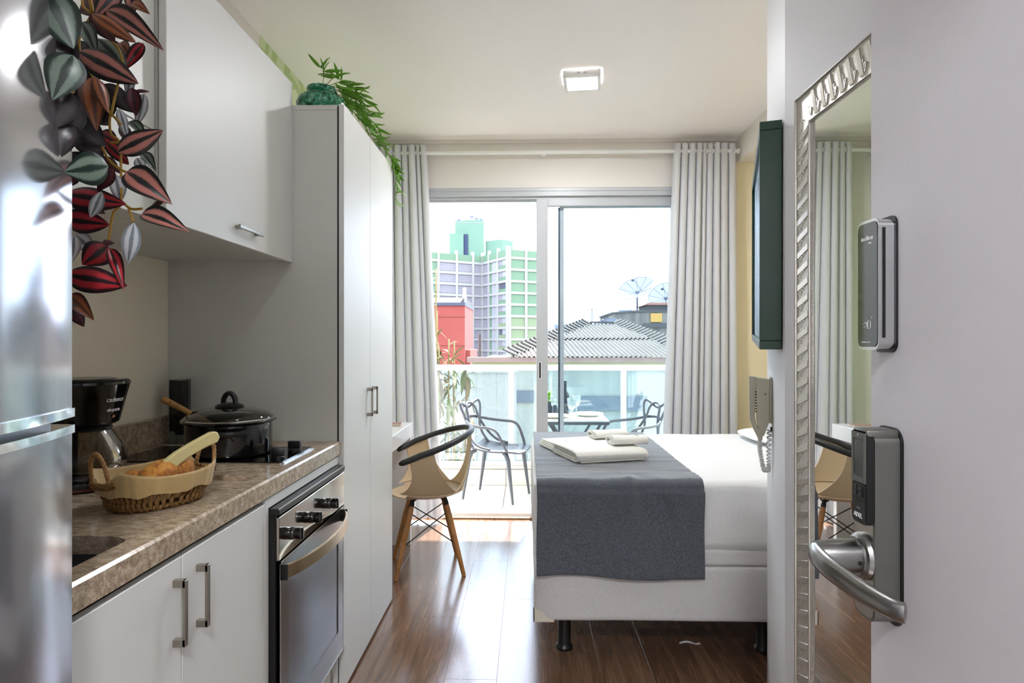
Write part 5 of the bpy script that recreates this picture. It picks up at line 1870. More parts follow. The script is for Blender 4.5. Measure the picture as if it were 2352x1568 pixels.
MB().box((0.95, HY - 0.03, -0.15), (2.45, HY + 0.05, 0.15)).build('window_band', plain('blue_grey_band', dull('#6a7f93'), 0.3), hs)  # blue-grey band for an unidentified dark patch, built as a window
MB().box((-0.65, HY - 0.03, 0.02), (0.12, HY + 0.05, 0.26)).build('window_band', bpy.data.materials['blue_grey_band'], hs)
M['roof'] = plain('weathered_fibre_cement', dull('#aaa29a', 0.17), 0.9, mottle=(1.5, dull('#978f87', 0.17)))
E0, E1, R0, R1, RY = -0.38, 3.45, 1.62, 2.25, 16.6
EZ, RZ_ = 0.955, 1.715
WAVE = 0.098
row_def = ((0.0, 0.50, 0.0), (0.47, 1.0, 0.028))


def roof_pt(s, t, lift):
    x = s - 0.42 * t
    xl, xr = E0 + (R0 - E0) * t, E1 + (R1 - E1) * t
    x = min(max(x, xl), xr)
    y = HY - 0.15 + (RY - HY + 0.15) * t
    z_ = EZ + (RZ_ - EZ) * t + lift + 0.022 * math.sin(2 * PI * s / WAVE)
    return (x, y, z_)


for (t0, t1, lift) in row_def:
    s = E0
    while s < E1 + 0.42:
        s1 = s + WAVE * 6
        # skip sheets cut away completely by a hip
        if not (s1 - 0.42 * t0 < E0 + (R0 - E0) * t0 or s - 0.42 * t1 > E1 + (R1 - E1) * t0 + 0.3):
            MB().grid(lambda u, w, s=s, s1=s1: roof_pt(s + (s1 - s) * u, t0 + (t1 - t0) * w, lift * (1 - 0.4 * w)), 48, 8).build('roof_sheet', 'roof', hs, 60)
        s = s1
# sides and back of the roof, in coarser waves
MB().add([(E0, HY - 0.15, EZ), (R0, RY, RZ_), (R0, RY + 0.5, RZ_), (E0, RY + 4, EZ)], [(0, 1, 2, 3)]).build('roof_slope', 'roof', hs)
MB().add([(E1, HY - 0.15, EZ), (E1, RY + 4, EZ), (R1, RY + 0.5, RZ_), (R1, RY, RZ_)], [(0, 1, 2, 3)]).build('roof_slope', 'roof', hs)
MB().add([(R0, RY + 0.5, RZ_), (R1, RY + 0.5, RZ_), (E1, RY + 4, EZ), (E0, RY + 4, EZ)], [(0, 1, 2, 3)]).build('roof_slope', 'roof', hs)
# short cap tiles stepping up both hips and along the ridge
hip = MB().grid(lambda u, w: (-0.17 + 0.34 * w, 0.052 * math.cos(PI * u), 0.052 * math.sin(PI * u)), 8, 1).solid(0.012).mesh('hip_tile', plain('pale_ridge_tile', dull('#b5b0a9', 0.25), 0.9), 50)
for (p0, p1, n_, lean) in (((E0, HY - 0.15, EZ + 0.03), (R0, RY, RZ_ + 0.03), 22, 1), ((E1, HY - 0.15, EZ + 0.03), (R1, RY, RZ_ + 0.03), 22, -1), ((R0, RY, RZ_ + 0.04), (R1, RY, RZ_ + 0.04), 7, 0)):
    a_, b_ = Vector(p0), Vector(p1)
    for i in range(n_):
        c_ = a_ + (b_ - a_) * ((i + 0.5) / n_)
        if lean:
            inst('hip_tile', hip, hs, Matrix.Translation(rel(c_ + Vector((-lean * 0.04, 0.05, 0.03)), hs)) @ Matrix.Rotation(lean * 0.55, 4, 'Z') @ Matrix.Rotation(lean * 0.40, 4, 'Y'))
        else:
            inst('hip_tile', hip, hs, Matrix.Translation(rel(c_, hs)) @ Matrix.Scale(0.8, 4))

# rusty post in front of the tower
tag(MB().tube([(-1.19, 15.5, 0.2), (-1.19, 15.5, 1.45)], 0.028, 8).build('pipe_post', plain('rusty_brown_pipe', dull('#6d5450'), 0.7)), 'rusty brown pipe standing above the house parapet', 'post')

# ---- concrete water tower block with a yellow hatch
cb_ = thing('concrete_block', 'stained grey concrete block building with a yellow hatch', 'building', (6.0, 27.0, GZ))
m = NT('stained_concrete')
v = m.coords((1.6, 1.6, 0.25))
z = m.n('TexNoise', Scale=1.0, Detail=6.0, Roughness=0.65)
m.l(v, z.inputs['Vector'])
m.l(m.ramp(z.outputs['Fac'], [(0.32, dull('#5f5e5e')), (0.5, dull('#8d8a86')), (0.7, dull('#bdb6ab'))]), m.b.inputs['Base Color'])
m.b.inputs['Roughness'].default_value = 0.95
M['concrete'] = m.m
MB().prism([(3.42, 25.5), (4.1, 24.0), (8.5, 24.0), (8.5, 30), (3.42, 30)], GZ, 2.38, 'z').build('wall', 'concrete', cb_)
MB().prism([(3.36, 25.5), (4.06, 23.93), (8.55, 23.93), (8.55, 30), (3.36, 30)], 2.38, 2.45, 'z').build('coping', plain('dark_concrete_edge', dull('#5d5f63'), 0.9), cb_)
MB().box((4.62, 23.90, 2.00), (5.04, 24.02, 2.33)).build('hatch', plain('yellow_hatch_paint', dull('#e6b64a'), 0.6), cb_)
MB().box((4.36, 23.86, 1.80), (5.6, 24.0, 1.96)).build('ledge', bpy.data.materials['dark_concrete_edge'], cb_)
MB().box((4.62, 24.6, 2.45), (6.6, 26.5, 2.68)).build('hut_wall', bpy.data.materials['dark_concrete_edge'], cb_)
MB().prism([(4.50, 2.68), (6.7, 2.68), (6.6, 2.77), (4.62, 2.77)], 24.5, 26.6, 'y').build('hut_roof', plain('terracotta_tiles', dull('#c98f7c'), 0.8), cb_)


# ---- mesh satellite dishes
m = NT('dish_mesh')
t_ = m.n('BsdfTransparent')
dfu = m.n('BsdfDiffuse')
dfu.inputs['Color'].default_value = dull('#aeb9cc', 0.30)
mm_ = m.n('MixShader')
mm_.inputs['Fac'].default_value = 0.86
m.l(t_.outputs[0], mm_.inputs[1])
m.l(dfu.outputs[0], mm_.inputs[2])
m.l(mm_.outputs[0], m.out.inputs['Surface'])
M['dish_mesh'] = m.m
M['dish_rib'] = plain('dish_rib_metal', dull('#5c6a86', 0.3), 0.5)


def dish(label, c, R, az, el, mast):
    t = thing('satellite_dish', label, 'satellite dish', (c[0], c[1], c[2] - mast), None, 'mesh satellite dishes on the roofs')
    ax_ = Vector((math.sin(az) * math.cos(el), -math.cos(az) * math.cos(el), math.sin(el)))
    q = ax_.to_track_quat('Z', 'Y').to_matrix().to_4x4()
    mt = Matrix.Translation(c) @ q
    dp = R * 0.30
    MB().lathe([(R * k_ / 8, dp * (k_ / 8) ** 2) for k_ in range(0, 9)], 40, mat=mt).build('reflector', 'dish_mesh', t, True)
    for i in range(10):
        a_ = 2 * PI * i / 10
        MB().tube([mt @ Vector((R * k_ / 6 * math.cos(a_), R * k_ / 6 * math.sin(a_), dp * (k_ / 6) ** 2)) for k_ in range(0, 7)], R * 0.012, 5).build('rib', 'dish_rib', t, True)
    MB().tube([mt @ Vector((R * math.cos(2 * PI * i / 40), R * math.sin(2 * PI * i / 40), dp)) for i in range(40)], R * 0.016, 6, closed=True).build('rim', 'dish_rib', t, True)
    MB().tube([mt @ Vector((0.3 * R, 0, 0.03 * R)), mt @ Vector((0.1 * R, 0, R * 0.7)), mt @ Vector((0, 0, R * 0.85))], R * 0.012, 5).build('feed_arm', 'dish_rib', t, True)
    MB().lathe([(0, -0.06 * R), (0.09 * R, -0.05 * R), (0.07 * R, 0.05 * R), (0, 0.07 * R)], 12, mat=mt @ Matrix.Translation((0, 0, 0.86 * R))).build('feed_horn', 'dish_rib', t, True)
    MB().tube([Vector(c) - ax_ * 0.05, (c[0], c[1], c[2] - 0.15), (c[0], c[1], c[2] - mast)], R * 0.045, 8).build('mast', 'dish_rib', t, True)
    MB().lathe([(0, -0.1 * R), (0.11 * R, -0.09 * R), (0.10 * R, 0.03 * R), (0, 0.04 * R)], 12, mat=mt).build('hub', 'dish_rib', t, True)
    return t


dish('large mesh satellite dish on a mast above the concrete block', (4.30, 25.0, 3.22), 0.70, math.radians(-35), math.radians(48), 0.80)
dish('mesh satellite dish half hidden by the curtain', (5.55, 25.6, 3.02), 0.66, math.radians(-30), math.radians(38), 0.60)
dish('mesh satellite dish peeping up behind the hip roof', (2.42, 19.6, 1.55), 0.52, math.radians(-30), math.radians(52), 0.60)

an = thing('tv_antenna', 'thin television antenna behind the hip roof', 'antenna', (2.02, 20.0, 1.2))
MB().tube([(2.02, 20.0, 1.2), (2.02, 20.0, 2.30)], 0.014, 6).build('mast', 'dish_rib', an)
MB().tube([(1.80, 20.0, 2.26), (2.24, 20.0, 2.31)], 0.012, 6).build('boom', 'dish_rib', an)
for i in range(6):
    MB().tube([(1.84 + 0.07 * i, 19.88, 2.265 + 0.008 * i), (1.84 + 0.07 * i, 20.12, 2.265 + 0.008 * i)], 0.006, 5).build('element', 'dish_rib', an)

# ---- far towers and hills
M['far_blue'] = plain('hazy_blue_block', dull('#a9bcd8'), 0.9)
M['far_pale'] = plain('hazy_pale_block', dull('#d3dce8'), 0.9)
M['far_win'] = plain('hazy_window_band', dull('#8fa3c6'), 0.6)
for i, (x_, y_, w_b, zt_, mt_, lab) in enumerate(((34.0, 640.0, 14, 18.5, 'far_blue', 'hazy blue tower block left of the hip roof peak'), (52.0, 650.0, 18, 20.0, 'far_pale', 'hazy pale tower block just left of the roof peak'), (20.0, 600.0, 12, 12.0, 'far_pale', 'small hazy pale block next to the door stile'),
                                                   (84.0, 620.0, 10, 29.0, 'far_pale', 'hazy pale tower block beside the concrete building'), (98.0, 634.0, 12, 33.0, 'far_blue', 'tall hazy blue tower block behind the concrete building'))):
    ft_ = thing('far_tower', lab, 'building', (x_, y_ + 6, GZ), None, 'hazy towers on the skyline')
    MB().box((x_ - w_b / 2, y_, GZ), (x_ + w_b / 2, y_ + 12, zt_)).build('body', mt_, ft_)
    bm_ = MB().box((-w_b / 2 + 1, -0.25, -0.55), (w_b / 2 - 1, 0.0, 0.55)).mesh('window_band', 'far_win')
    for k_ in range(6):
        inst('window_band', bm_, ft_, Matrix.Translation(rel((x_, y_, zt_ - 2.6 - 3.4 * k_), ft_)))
hb_ = MB()


def hill(u, w):
    x_ = -700 + 2400 * u
    h_ = 10 + 16 * (0.5 + 0.5 * math.sin(u * 9 + 0.5)) + 7 * math.sin(u * 23) + 10 * fbm((u * 6, 0, 0), 1.0, 3)
    return (x_, 1500 + 150 * w, GZ + (h_ + 30) * math.sin(PI * w / 2))


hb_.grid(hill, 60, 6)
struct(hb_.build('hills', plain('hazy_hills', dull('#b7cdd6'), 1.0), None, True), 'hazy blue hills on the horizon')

# ---- pale ribbed metal screen between the yards
yf = thing('metal_screen', 'pale ribbed metal screen wall beyond the balcony glass', 'screen', (-1.5, 9.5, GZ))
M['screen'] = plain('pale_ribbed_metal', dull('#d5d9d6', 0.30), 0.6)
sm_ = MB().prism([(0.0, 0.0), (0.30, 0.0), (0.30, 0.03), (0.22, 0.03), (0.20, 0.012), (0.10, 0.012), (0.08, 0.03), (0.0, 0.03)][::-1], GZ, 0.80, 'z').mesh('screen_panel', 'screen')
for i in range(13):
    inst('screen_panel', sm_, yf, Matrix.Translation(rel((-4.1 + 0.302 * i, 9.5, 0), yf) - Vector((0, 0, 0))))
MB().box((-4.12, 9.47, 0.80), (-0.16, 9.56, 0.83)).build('cap', 'screen', yf)

# ---- overhead wire
tag(MB().tube([(-12, 9.0, 3.05), (0, 9.0, 2.955), (12, 9.0, 3.05)], 0.004, 5).build('overhead_wire', plain('wire_grey', dull('#8b97a3'), 0.6)), 'thin overhead wire crossing the sky', 'wire')

# ---- dry bamboo clump beyond the railing
bb = thing('bamboo_clump', 'dry yellow bamboo clump behind the balcony glass', 'bamboo', (-1.05, 7.0, GZ))
M['cane'] = plain('yellow_bamboo_cane', dull('#c9b669', 0.3), 0.6)
M['dryleaf'] = plain('dry_bamboo_leaf', dull('#c2a566', 0.26), 0.8)
M['bamleaf'] = plain('green_bamboo_leaf', dull('#a9b95a', 0.24), 0.7)
rnd = random.Random(21)
canes = []
for i in range(9):
    x_ = -1.06 + 0.048 * i + rnd.uniform(-0.03, 0.03)
    y_ = 6.85 + rnd.uniform(-0.15, 0.25)
    top = rnd.uniform(0.85, 1.3) if i > 2 else rnd.uniform(1.6, 2.2)
    lx = rnd.uniform(-0.08, 0.08)
    pts = [(x_ + lx * k_ / 14, y_, GZ + (top - GZ) * k_ / 14) for k_ in range(15)]
    MB().tube(pts, [0.022 - 0.0010 * k_ for k_ in range(15)], 7).build('cane', 'cane', bb, True)
    canes.append((x_, y_, top, lx))
lfm = {}
for nm, mt_ in (('dry', 'dryleaf'), ('green', 'bamleaf')):
    lfm[nm] = MB().grid(lambda u, w: ((2 * u - 1) * 0.012 * math.sin(PI * min(w * 1.05, 1)) ** 0.6, 0.15 * w, -0.05 * w * w), 2, 6).mesh('leaf', mt_, True)
for i in range(290):
    x_, y_, top, lx = rnd.choice(canes)
    z_ = rnd.uniform(-0.35, min(top, 1.15)) if rnd.random() < 0.8 else rnd.uniform(0.9, top)
    k_ = (z_ - GZ) / (top - GZ)
    inst('leaf', lfm['dry' if rnd.random() < 0.62 else 'green'], bb, Matrix.Translation(rel((x_ + lx * k_, y_, z_), bb)) @ Matrix.Rotation(rnd.uniform(0, 6.28), 4, 'Z') @ Matrix.Rotation(rnd.uniform(-0.9, 1.1), 4, 'X') @ Matrix.Scale(rnd.uniform(0.9, 1.9), 4))
fn_ = thing('iron_fence', 'small green iron fence in front of the bamboo', 'fence', (-1.0, 6.6, GZ + 4.8))
for i in range(16):
    x_ = -1.55 + 0.062 * i
    MB().tube([(x_, 6.6, -1.25), (x_, 6.6, 0.36)], 0.006, 6).build('bar', plain('iron_green', dull('#4d6f66'), 0.5) if i == 0 else bpy.data.materials['iron_green'], fn_)
for z_ in (0.30, -0.2, -1.1):
    MB().tube([(-1.57, 6.6, z_), (-0.60, 6.6, z_)], 0.008, 6).build('rail', bpy.data.materials['iron_green'], fn_)


# ================================================================== plants
# ---- trailing striped plant on top of the refrigerator
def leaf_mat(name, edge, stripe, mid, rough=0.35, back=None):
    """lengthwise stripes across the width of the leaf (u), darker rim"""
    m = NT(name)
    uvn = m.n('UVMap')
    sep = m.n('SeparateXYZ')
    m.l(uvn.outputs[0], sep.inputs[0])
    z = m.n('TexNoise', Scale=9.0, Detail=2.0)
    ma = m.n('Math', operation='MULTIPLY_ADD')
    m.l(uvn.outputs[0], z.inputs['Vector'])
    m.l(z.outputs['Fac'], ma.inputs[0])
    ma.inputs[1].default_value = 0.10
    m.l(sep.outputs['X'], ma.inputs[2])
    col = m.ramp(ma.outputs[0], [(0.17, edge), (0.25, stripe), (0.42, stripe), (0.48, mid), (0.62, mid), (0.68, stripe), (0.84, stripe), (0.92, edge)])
    if back:
        g = m.n('NewGeometry')
        mx = m.n('MixRGB')
        m.l(g.outputs['Backfacing'], mx.inputs['Fac'])
        m.l(col, mx.inputs['Color1'])
        mx.inputs['Color2'].default_value = lin(back)
        col = mx.outputs['Color']
    m.l(col, m.b.inputs['Base Color'])
    m.b.inputs['Roughness'].default_value = rough
    return m.m


LM = {'G': leaf_mat('leaf_grey_green', '#16261f', '#67776a', '#1c2c24', back='#5a2430'), 'P': leaf_mat('leaf_pink_stripe', '#161a18', '#a96c60', '#171d1a', back='#5a2430'),
      'O': leaf_mat('leaf_bronze', '#4a2c1c', '#9a5a36', '#5d3626', back='#6a3a2a'), 'R': leaf_mat('leaf_crimson', '#1f0c12', '#a3242c', '#1d0d12', back='#8c1f28'),
      'S': leaf_mat('leaf_silver', '#8d959a', '#c9cfd2', '#767f86', 0.25, back='#b9c0c4'), 'D': leaf_mat('leaf_plum', '#2a1418', '#55242c', '#32161c', back='#7a4a58'),
      'K': leaf_mat('leaf_dark_fill', '#0e0f10', '#2c2426', '#121313', back='#2a1014')}  # near-black leaves: the plant's inner shade is put into their colour
LEAVES = [
    (-0.692, 1.02, 1.814, -0.597, 1.0, 1.755, 0.0359, 'P'), (-0.694, 0.99, 1.79, -0.622, 0.97, 1.751, 0.0244, 'O'), (-0.721, 1.0, 1.785, -0.683, 0.98, 1.731, 0.0253, 'G'),
    (-0.7, 0.97, 1.721, -0.611, 0.95, 1.676, 0.041, 'P'), (-0.674, 0.96, 1.678, -0.655, 0.94, 1.598, 0.0345, 'O'), (-0.656, 0.94, 1.669, -0.62, 0.92, 1.62, 0.0205, 'O'),
    (-0.656, 1.06, 1.778, -0.677, 1.04, 1.726, 0.0194, 'R'), (-0.689, 1.08, 1.734, -0.711, 1.095, 1.697, 0.016, 'S'), (-0.673, 1.06, 1.695, -0.653, 1.075, 1.703, 0.006, 'D'),
    (-0.679, 1.1, 1.709, -0.702, 1.115, 1.654, 0.0201, 'S'), (-0.669, 1.05, 1.699, -0.672, 1.065, 1.656, 0.0229, 'D'), (-0.679, 1.03, 1.656, -0.671, 1.045, 1.612, 0.0159, 'S'),
    (-0.681, 1.06, 1.645, -0.64, 1.04, 1.616, 0.0194, 'G'), (-0.659, 1.0, 1.575, -0.586, 0.98, 1.602, 0.0338, 'P'), (-0.665, 1.07, 1.594, -0.63, 1.05, 1.565, 0.0181, 'G'),
    (-0.686, 1.09, 1.592, -0.681, 1.105, 1.572, 0.0184, 'S'), (-0.646, 1.0, 1.543, -0.57, 0.98, 1.496, 0.0429, 'P'), (-0.655, 0.98, 1.544, -0.694, 0.995, 1.506, 0.0214, 'D'),
    (-0.678, 1.02, 1.544, -0.678, 1.035, 1.5, 0.023, 'S'), (-0.748, 1.0, 1.504, -0.65, 0.98, 1.498, 0.0394, 'R'), (-0.673, 0.98, 1.507, -0.703, 0.995, 1.464, 0.0179, 'S'),
    (-0.763, 1.02, 1.472, -0.689, 1.0, 1.458, 0.0373, 'R'), (-0.621, 1.0, 1.475, -0.542, 0.98, 1.453, 0.0324, 'P'), (-0.597, 1.03, 1.51, -0.653, 1.045, 1.485, 0.0094, 'D'),
    (-0.634, 1.0, 1.461, -0.655, 1.015, 1.391, 0.0253, 'S'), (-0.697, 1.03, 1.429, -0.725, 1.01, 1.395, 0.0406, 'R'), (-0.674, 1.0, 1.42, -0.638, 0.98, 1.359, 0.0197, 'R'),
    (-0.744, 1.0, 1.376, -0.648, 0.98, 1.364, 0.0408, 'R'), (-0.756, 1.02, 1.346, -0.705, 1.0, 1.312, 0.0258, 'O'), (-0.743, 1.0, 1.332, -0.729, 1.015, 1.292, 0.0232, 'D'),
    (-0.761, 1.04, 1.449, -0.741, 1.055, 1.425, 0.0315, 'S'), (-0.739, 1.01, 1.444, -0.756, 1.025, 1.395, 0.0213, 'S'), (-0.676, 1.06, 1.847, -0.639, 1.04, 1.825, 0.0186, 'O'),
    (-0.677, 1.03, 1.851, -0.706, 1.01, 1.803, 0.029, 'P'), (-0.686, 1.08, 1.879, -0.677, 1.06, 1.833, 0.0266, 'P'), (-0.721, 1.04, 1.775, -0.665, 1.02, 1.732, 0.0366, 'G'),
    (-0.708, 1.08, 1.79, -0.681, 1.06, 1.761, 0.019, 'O'), (-0.704, 1.0, 1.799, -0.676, 1.015, 1.763, 0.0281, 'D'), (-0.748, 1.03, 1.682, -0.766, 1.045, 1.658, 0.0181, 'D'),
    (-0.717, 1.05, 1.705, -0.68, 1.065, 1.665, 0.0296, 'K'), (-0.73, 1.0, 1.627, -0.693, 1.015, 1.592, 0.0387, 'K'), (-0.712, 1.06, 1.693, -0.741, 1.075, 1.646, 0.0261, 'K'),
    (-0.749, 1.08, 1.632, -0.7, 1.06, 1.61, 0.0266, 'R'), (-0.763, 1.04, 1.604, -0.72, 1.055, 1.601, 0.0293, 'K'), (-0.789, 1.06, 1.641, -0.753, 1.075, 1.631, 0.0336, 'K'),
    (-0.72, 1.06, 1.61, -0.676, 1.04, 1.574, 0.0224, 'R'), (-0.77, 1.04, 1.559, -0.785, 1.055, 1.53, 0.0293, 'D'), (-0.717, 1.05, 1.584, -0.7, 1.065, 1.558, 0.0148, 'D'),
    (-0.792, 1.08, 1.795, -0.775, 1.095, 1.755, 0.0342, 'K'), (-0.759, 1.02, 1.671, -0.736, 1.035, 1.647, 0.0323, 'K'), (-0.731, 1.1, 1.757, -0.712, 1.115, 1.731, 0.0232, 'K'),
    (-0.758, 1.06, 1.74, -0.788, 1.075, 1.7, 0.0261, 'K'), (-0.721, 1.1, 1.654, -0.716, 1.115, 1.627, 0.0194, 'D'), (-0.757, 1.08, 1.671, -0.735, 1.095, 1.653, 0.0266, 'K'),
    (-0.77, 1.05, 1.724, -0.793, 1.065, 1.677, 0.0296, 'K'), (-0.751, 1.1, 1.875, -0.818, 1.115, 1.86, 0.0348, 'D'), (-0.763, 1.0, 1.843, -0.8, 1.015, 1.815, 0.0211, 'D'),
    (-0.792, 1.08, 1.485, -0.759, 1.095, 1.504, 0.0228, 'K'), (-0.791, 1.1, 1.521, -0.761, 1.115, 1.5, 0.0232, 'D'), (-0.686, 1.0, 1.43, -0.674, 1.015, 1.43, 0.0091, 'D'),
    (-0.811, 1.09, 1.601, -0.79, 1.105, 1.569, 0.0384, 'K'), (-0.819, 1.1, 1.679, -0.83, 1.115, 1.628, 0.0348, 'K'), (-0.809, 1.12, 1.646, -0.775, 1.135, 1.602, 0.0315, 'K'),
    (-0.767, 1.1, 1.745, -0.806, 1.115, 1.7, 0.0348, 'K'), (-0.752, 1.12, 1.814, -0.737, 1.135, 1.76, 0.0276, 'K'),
    (-0.62, 0.8, 1.722, -0.583, 0.785, 1.653, 0.0473, 'G'),
    (-0.587, 0.8, 1.639, -0.602, 0.785, 1.58, 0.0416, 'G'),
    (-0.567, 0.84, 1.507, -0.623, 0.825, 1.496, 0.0417, 'G'),
    (-0.61, 0.82, 1.669, -0.624, 0.805, 1.627, 0.0291, 'K'),  # near-black leaves from here on are added to darken the refrigerator edge
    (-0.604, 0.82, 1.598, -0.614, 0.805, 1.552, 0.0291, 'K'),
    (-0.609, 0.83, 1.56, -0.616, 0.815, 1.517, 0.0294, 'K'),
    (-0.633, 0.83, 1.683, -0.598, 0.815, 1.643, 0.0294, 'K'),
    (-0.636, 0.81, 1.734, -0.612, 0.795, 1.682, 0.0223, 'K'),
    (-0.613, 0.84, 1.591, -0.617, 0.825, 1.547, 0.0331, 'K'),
]
STEMS = [
    [(-0.737, 1.03, 1.859), (-0.74, 1.03, 1.83), (-0.729, 1.03, 1.818), (-0.718, 1.03, 1.813)],
    [(-0.722, 1.03, 1.815), (-0.744, 1.03, 1.778), (-0.744, 1.03, 1.748)],
    [(-0.675, 1.03, 1.63), (-0.692, 1.03, 1.645), (-0.692, 1.03, 1.615), (-0.677, 1.03, 1.6), (-0.675, 1.03, 1.56), (-0.675, 1.03, 1.501), (-0.688, 1.03, 1.482), (-0.695, 1.03, 1.442), (-0.699, 1.03, 1.427)],
    [(-0.675, 1.03, 1.503), (-0.658, 1.03, 1.49), (-0.639, 1.03, 1.49)],
    [(-0.662, 1.03, 1.49), (-0.654, 1.03, 1.468)],
    [(-0.707, 1.03, 1.593), (-0.695, 1.03, 1.571), (-0.677, 1.03, 1.556), (-0.664, 1.03, 1.55)],
    [(-0.677, 1.03, 1.6), (-0.692, 1.03, 1.6)],
    [(-0.759, 1.03, 1.468), (-0.767, 1.03, 1.464), (-0.759, 1.03, 1.448)],
    [(-0.755, 1.03, 1.464), (-0.737, 1.03, 1.468)],
    [(-0.692, 1.03, 1.77), (-0.677, 1.03, 1.751), (-0.673, 1.03, 1.726), (-0.684, 1.03, 1.681), (-0.692, 1.03, 1.645)],
    [(-0.744, 1.03, 1.748), (-0.722, 1.03, 1.708), (-0.699, 1.03, 1.659), (-0.692, 1.03, 1.645)],
    [(-0.759, 1.03, 1.448), (-0.767, 1.03, 1.413), (-0.763, 1.03, 1.38), (-0.767, 1.03, 1.346)],
    [(-0.729, 1.03, 1.818), (-0.699, 1.03, 1.814), (-0.669, 1.03, 1.829)],
    [(-0.767, 1.03, 1.579), (-0.767, 1.03, 1.52), (-0.763, 1.03, 1.468)],
    [(-0.767, 1.03, 1.631), (-0.767, 1.03, 1.579)],
    [(-0.744, 1.03, 1.748), (-0.755, 1.03, 1.69), (-0.767, 1.03, 1.631)],
]
hpn = thing('trailing_plant', 'trailing artificial plant with striped pink and green leaves', 'plant', (-0.80, 0.74, 1.7655))
leaf_me = {}
for kd in LM:
    for vi, cup in enumerate((0.10, -0.08)):
        def lf(u, w, cup=cup):
            t = 2 * u - 1
            hw = 0.5 * (math.sin(PI * min(1.0, w ** 0.78)) ** 0.85) * (1.0 - 0.15 * w) + 0.004
            return (t * hw, w, cup * t * t * hw * 2 - 0.16 * w * w + 0.05 * math.sin(w * 4 + vi))
        leaf_me[(kd, vi)] = MB().grid(lf, 8, 14, uv=True).mesh('leaf', LM[kd], True)
rnd = random.Random(2)
cam_p = Vector((0, 0, 1.27))
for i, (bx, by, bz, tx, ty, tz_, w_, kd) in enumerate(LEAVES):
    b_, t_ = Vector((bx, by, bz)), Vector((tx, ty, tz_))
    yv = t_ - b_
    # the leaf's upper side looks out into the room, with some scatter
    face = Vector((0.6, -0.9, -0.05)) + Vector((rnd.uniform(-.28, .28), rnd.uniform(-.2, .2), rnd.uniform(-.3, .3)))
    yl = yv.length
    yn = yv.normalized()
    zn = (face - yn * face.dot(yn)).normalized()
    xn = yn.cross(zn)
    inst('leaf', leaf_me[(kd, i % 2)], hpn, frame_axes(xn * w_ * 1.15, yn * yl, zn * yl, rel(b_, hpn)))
M['stem'] = plain('yellow_green_stem', '#a8842c', 0.5)
for st in STEMS:
    MB().tube(crom(st, 6), 0.0022, 6).build('stem', 'stem', hpn, True)
for st in (STEMS[0], STEMS[1]):
    p0 = Vector(st[0])
    MB().tube(crom([p0, p0 + Vector((0.0, -0.06, 0.06)), Vector((-0.80, 0.80, 1.87)), Vector((-0.80, 0.74, 1.86))], 6), 0.003, 6).build('stem', 'stem', hpn, True)
MB().lathe([(0, 0.0), (0.055, 0.0), (0.075, 0.10), (0.078, 0.11), (0.072, 0.11), (0.066, 0.095), (0, 0.09)], 28, (-0.80, 0.74, 1.7657)).build('pot', plain('white_plant_pot', '#d8d4cc', 0.4), hpn, 40)

# ---- green speckled vase with bamboo-like sprays on the wardrobe
vs_ = thing('green_vase', 'squat green speckled ceramic vase on top of the wardrobe', 'vase', (-0.802, 2.43, 2.1255))
m = NT('green_speckle_glaze')
v = m.coords((1, 1, 1))
z = m.n('TexNoise', Scale=70.0, Detail=3.0, Roughness=0.6)
m.l(v, z.inputs['Vector'])
m.l(m.ramp(z.outputs['Fac'], [(0.38, '#0f3d2c'), (0.47, '#1f7a55'), (0.56, '#3f9a74'), (0.66, '#86b79f')]), m.b.inputs['Base Color'])
m.b.inputs['Roughness'].default_value = 0.22
M['vase_green'] = m.m
MB().lathe([(0, 0.0), (0.050, 0.0), (0.070, 0.012), (0.090, 0.040), (0.094, 0.060), (0.086, 0.080), (0.066, 0.096), (0.050, 0.101), (0.047, 0.106), (0.052, 0.112), (0.055, 0.119), (0.053, 0.126), (0.047, 0.128), (0.042, 0.122), (0.042, 0.100), (0.07, 0.07), (0, 0.02)], 48, (-0.802, 2.43, 2.1257)).build('vase_body', 'vase_green', vs_, 60)
sprigs = thing('bamboo_sprays', 'green bamboo leaf sprays spilling along the wardrobe top', 'plant', (-0.72, 2.55, 2.2))
M['bam_green'] = plain('bright_bamboo_leaf', '#5a9a22', 0.45, mottle=(14, '#96c63e'))
M['twig'] = plain('olive_twig', '#6f7a35', 0.6)
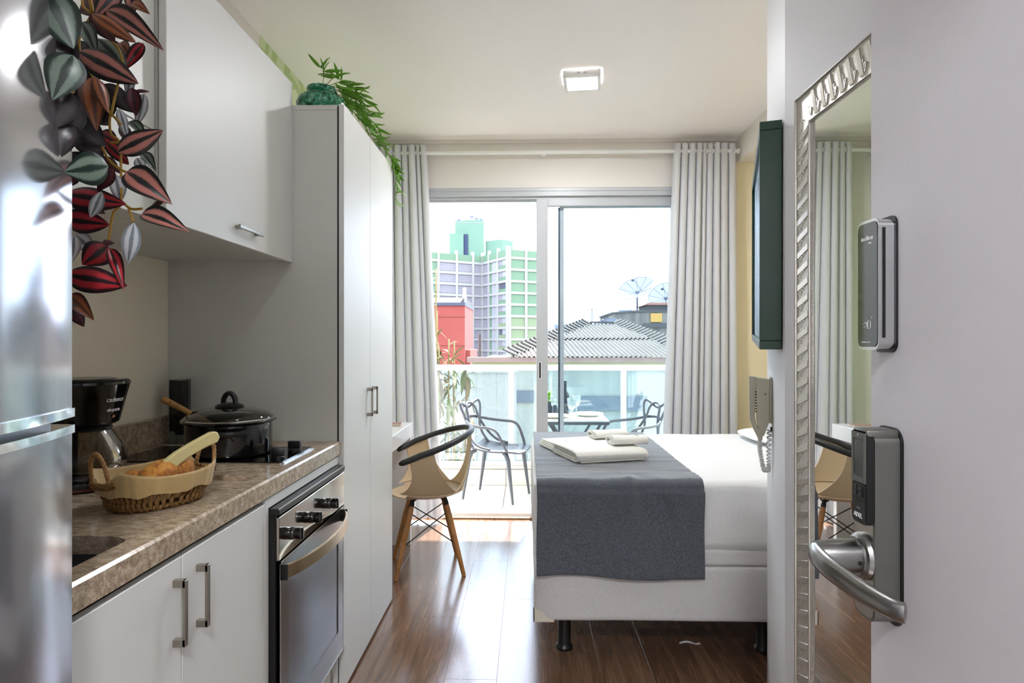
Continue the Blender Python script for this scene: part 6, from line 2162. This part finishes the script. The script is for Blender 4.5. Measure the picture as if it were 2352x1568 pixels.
bl_ = MB().grid(lambda u, w: ((2 * u - 1) * 0.0058 * (math.sin(PI * min(1.0, w ** 0.7)) ** 0.7 + 0.03), 0.062 * w, 0.004 * (2 * u - 1) ** 2 - 0.016 * w * w), 2, 7).mesh('leaf', 'bam_green', True)
rnd = random.Random(11)
mouth = Vector((-0.800, 2.43, 2.245))
ends = [(-0.805, 2.42, 2.330), (-0.735, 2.47, 2.300), (-0.690, 2.50, 2.275), (-0.655, 2.55, 2.245), (-0.650, 2.62, 2.215), (-0.650, 2.72, 2.195), (-0.655, 2.82, 2.175), (-0.660, 2.92, 2.165),
        (-0.655, 3.02, 2.150), (-0.650, 3.10, 2.110), (-0.655, 3.13, 2.04), (-0.660, 3.13, 1.97), (-0.700, 2.60, 2.235), (-0.690, 2.75, 2.205), (-0.700, 2.90, 2.180), (-0.720, 2.55, 2.260)]
for e in ends:
    e = Vector(e)
    mid = mouth.lerp(e, 0.45) + Vector((0.012, 0, 0.030))
    if e.y > 3.05:
        via = [mouth, Vector((-0.70, 2.62, 2.24)), Vector((-0.675, 2.95, 2.175)), Vector((-0.660, 3.095, 2.150)), e]
    else:
        via = [mouth, mid, e]
    pts = crom(via, 8)
    MB().tube(pts, 0.0013, 5).build('twig', 'twig', sprigs, True)
    k0 = int(len(pts) * (0.40 if e.y < 3.05 else 0.62))
    nl = 11 if e.z < 2.29 else 6
    for q in range(nl):
        p_ = pts[min(len(pts) - 1, k0 + int((len(pts) - k0) * (q + 0.6) / nl))]
        dirv = (pts[-1] - pts[-3]).normalized()
        yn = (dirv * rnd.uniform(0.3, 1.0) + Vector((rnd.uniform(-0.1, 0.9), rnd.uniform(-0.6, 0.6), rnd.uniform(-0.75, 0.55)))).normalized()
        if e.z > 2.29:
            yn = (Vector((rnd.uniform(-1, 1), rnd.uniform(-.4, .4), rnd.uniform(0.1, 1.0)))).normalized()
        zn = yn.orthogonal().normalized()
        zn = (Matrix.Rotation(rnd.uniform(0, 6.28), 3, yn) @ zn)
        xn = yn.cross(zn)
        sc_ = rnd.uniform(0.7, 1.2)
        inst('leaf', bl_, sprigs, frame_axes(xn * sc_, yn * sc_, zn * sc_, rel(p_, sprigs)))
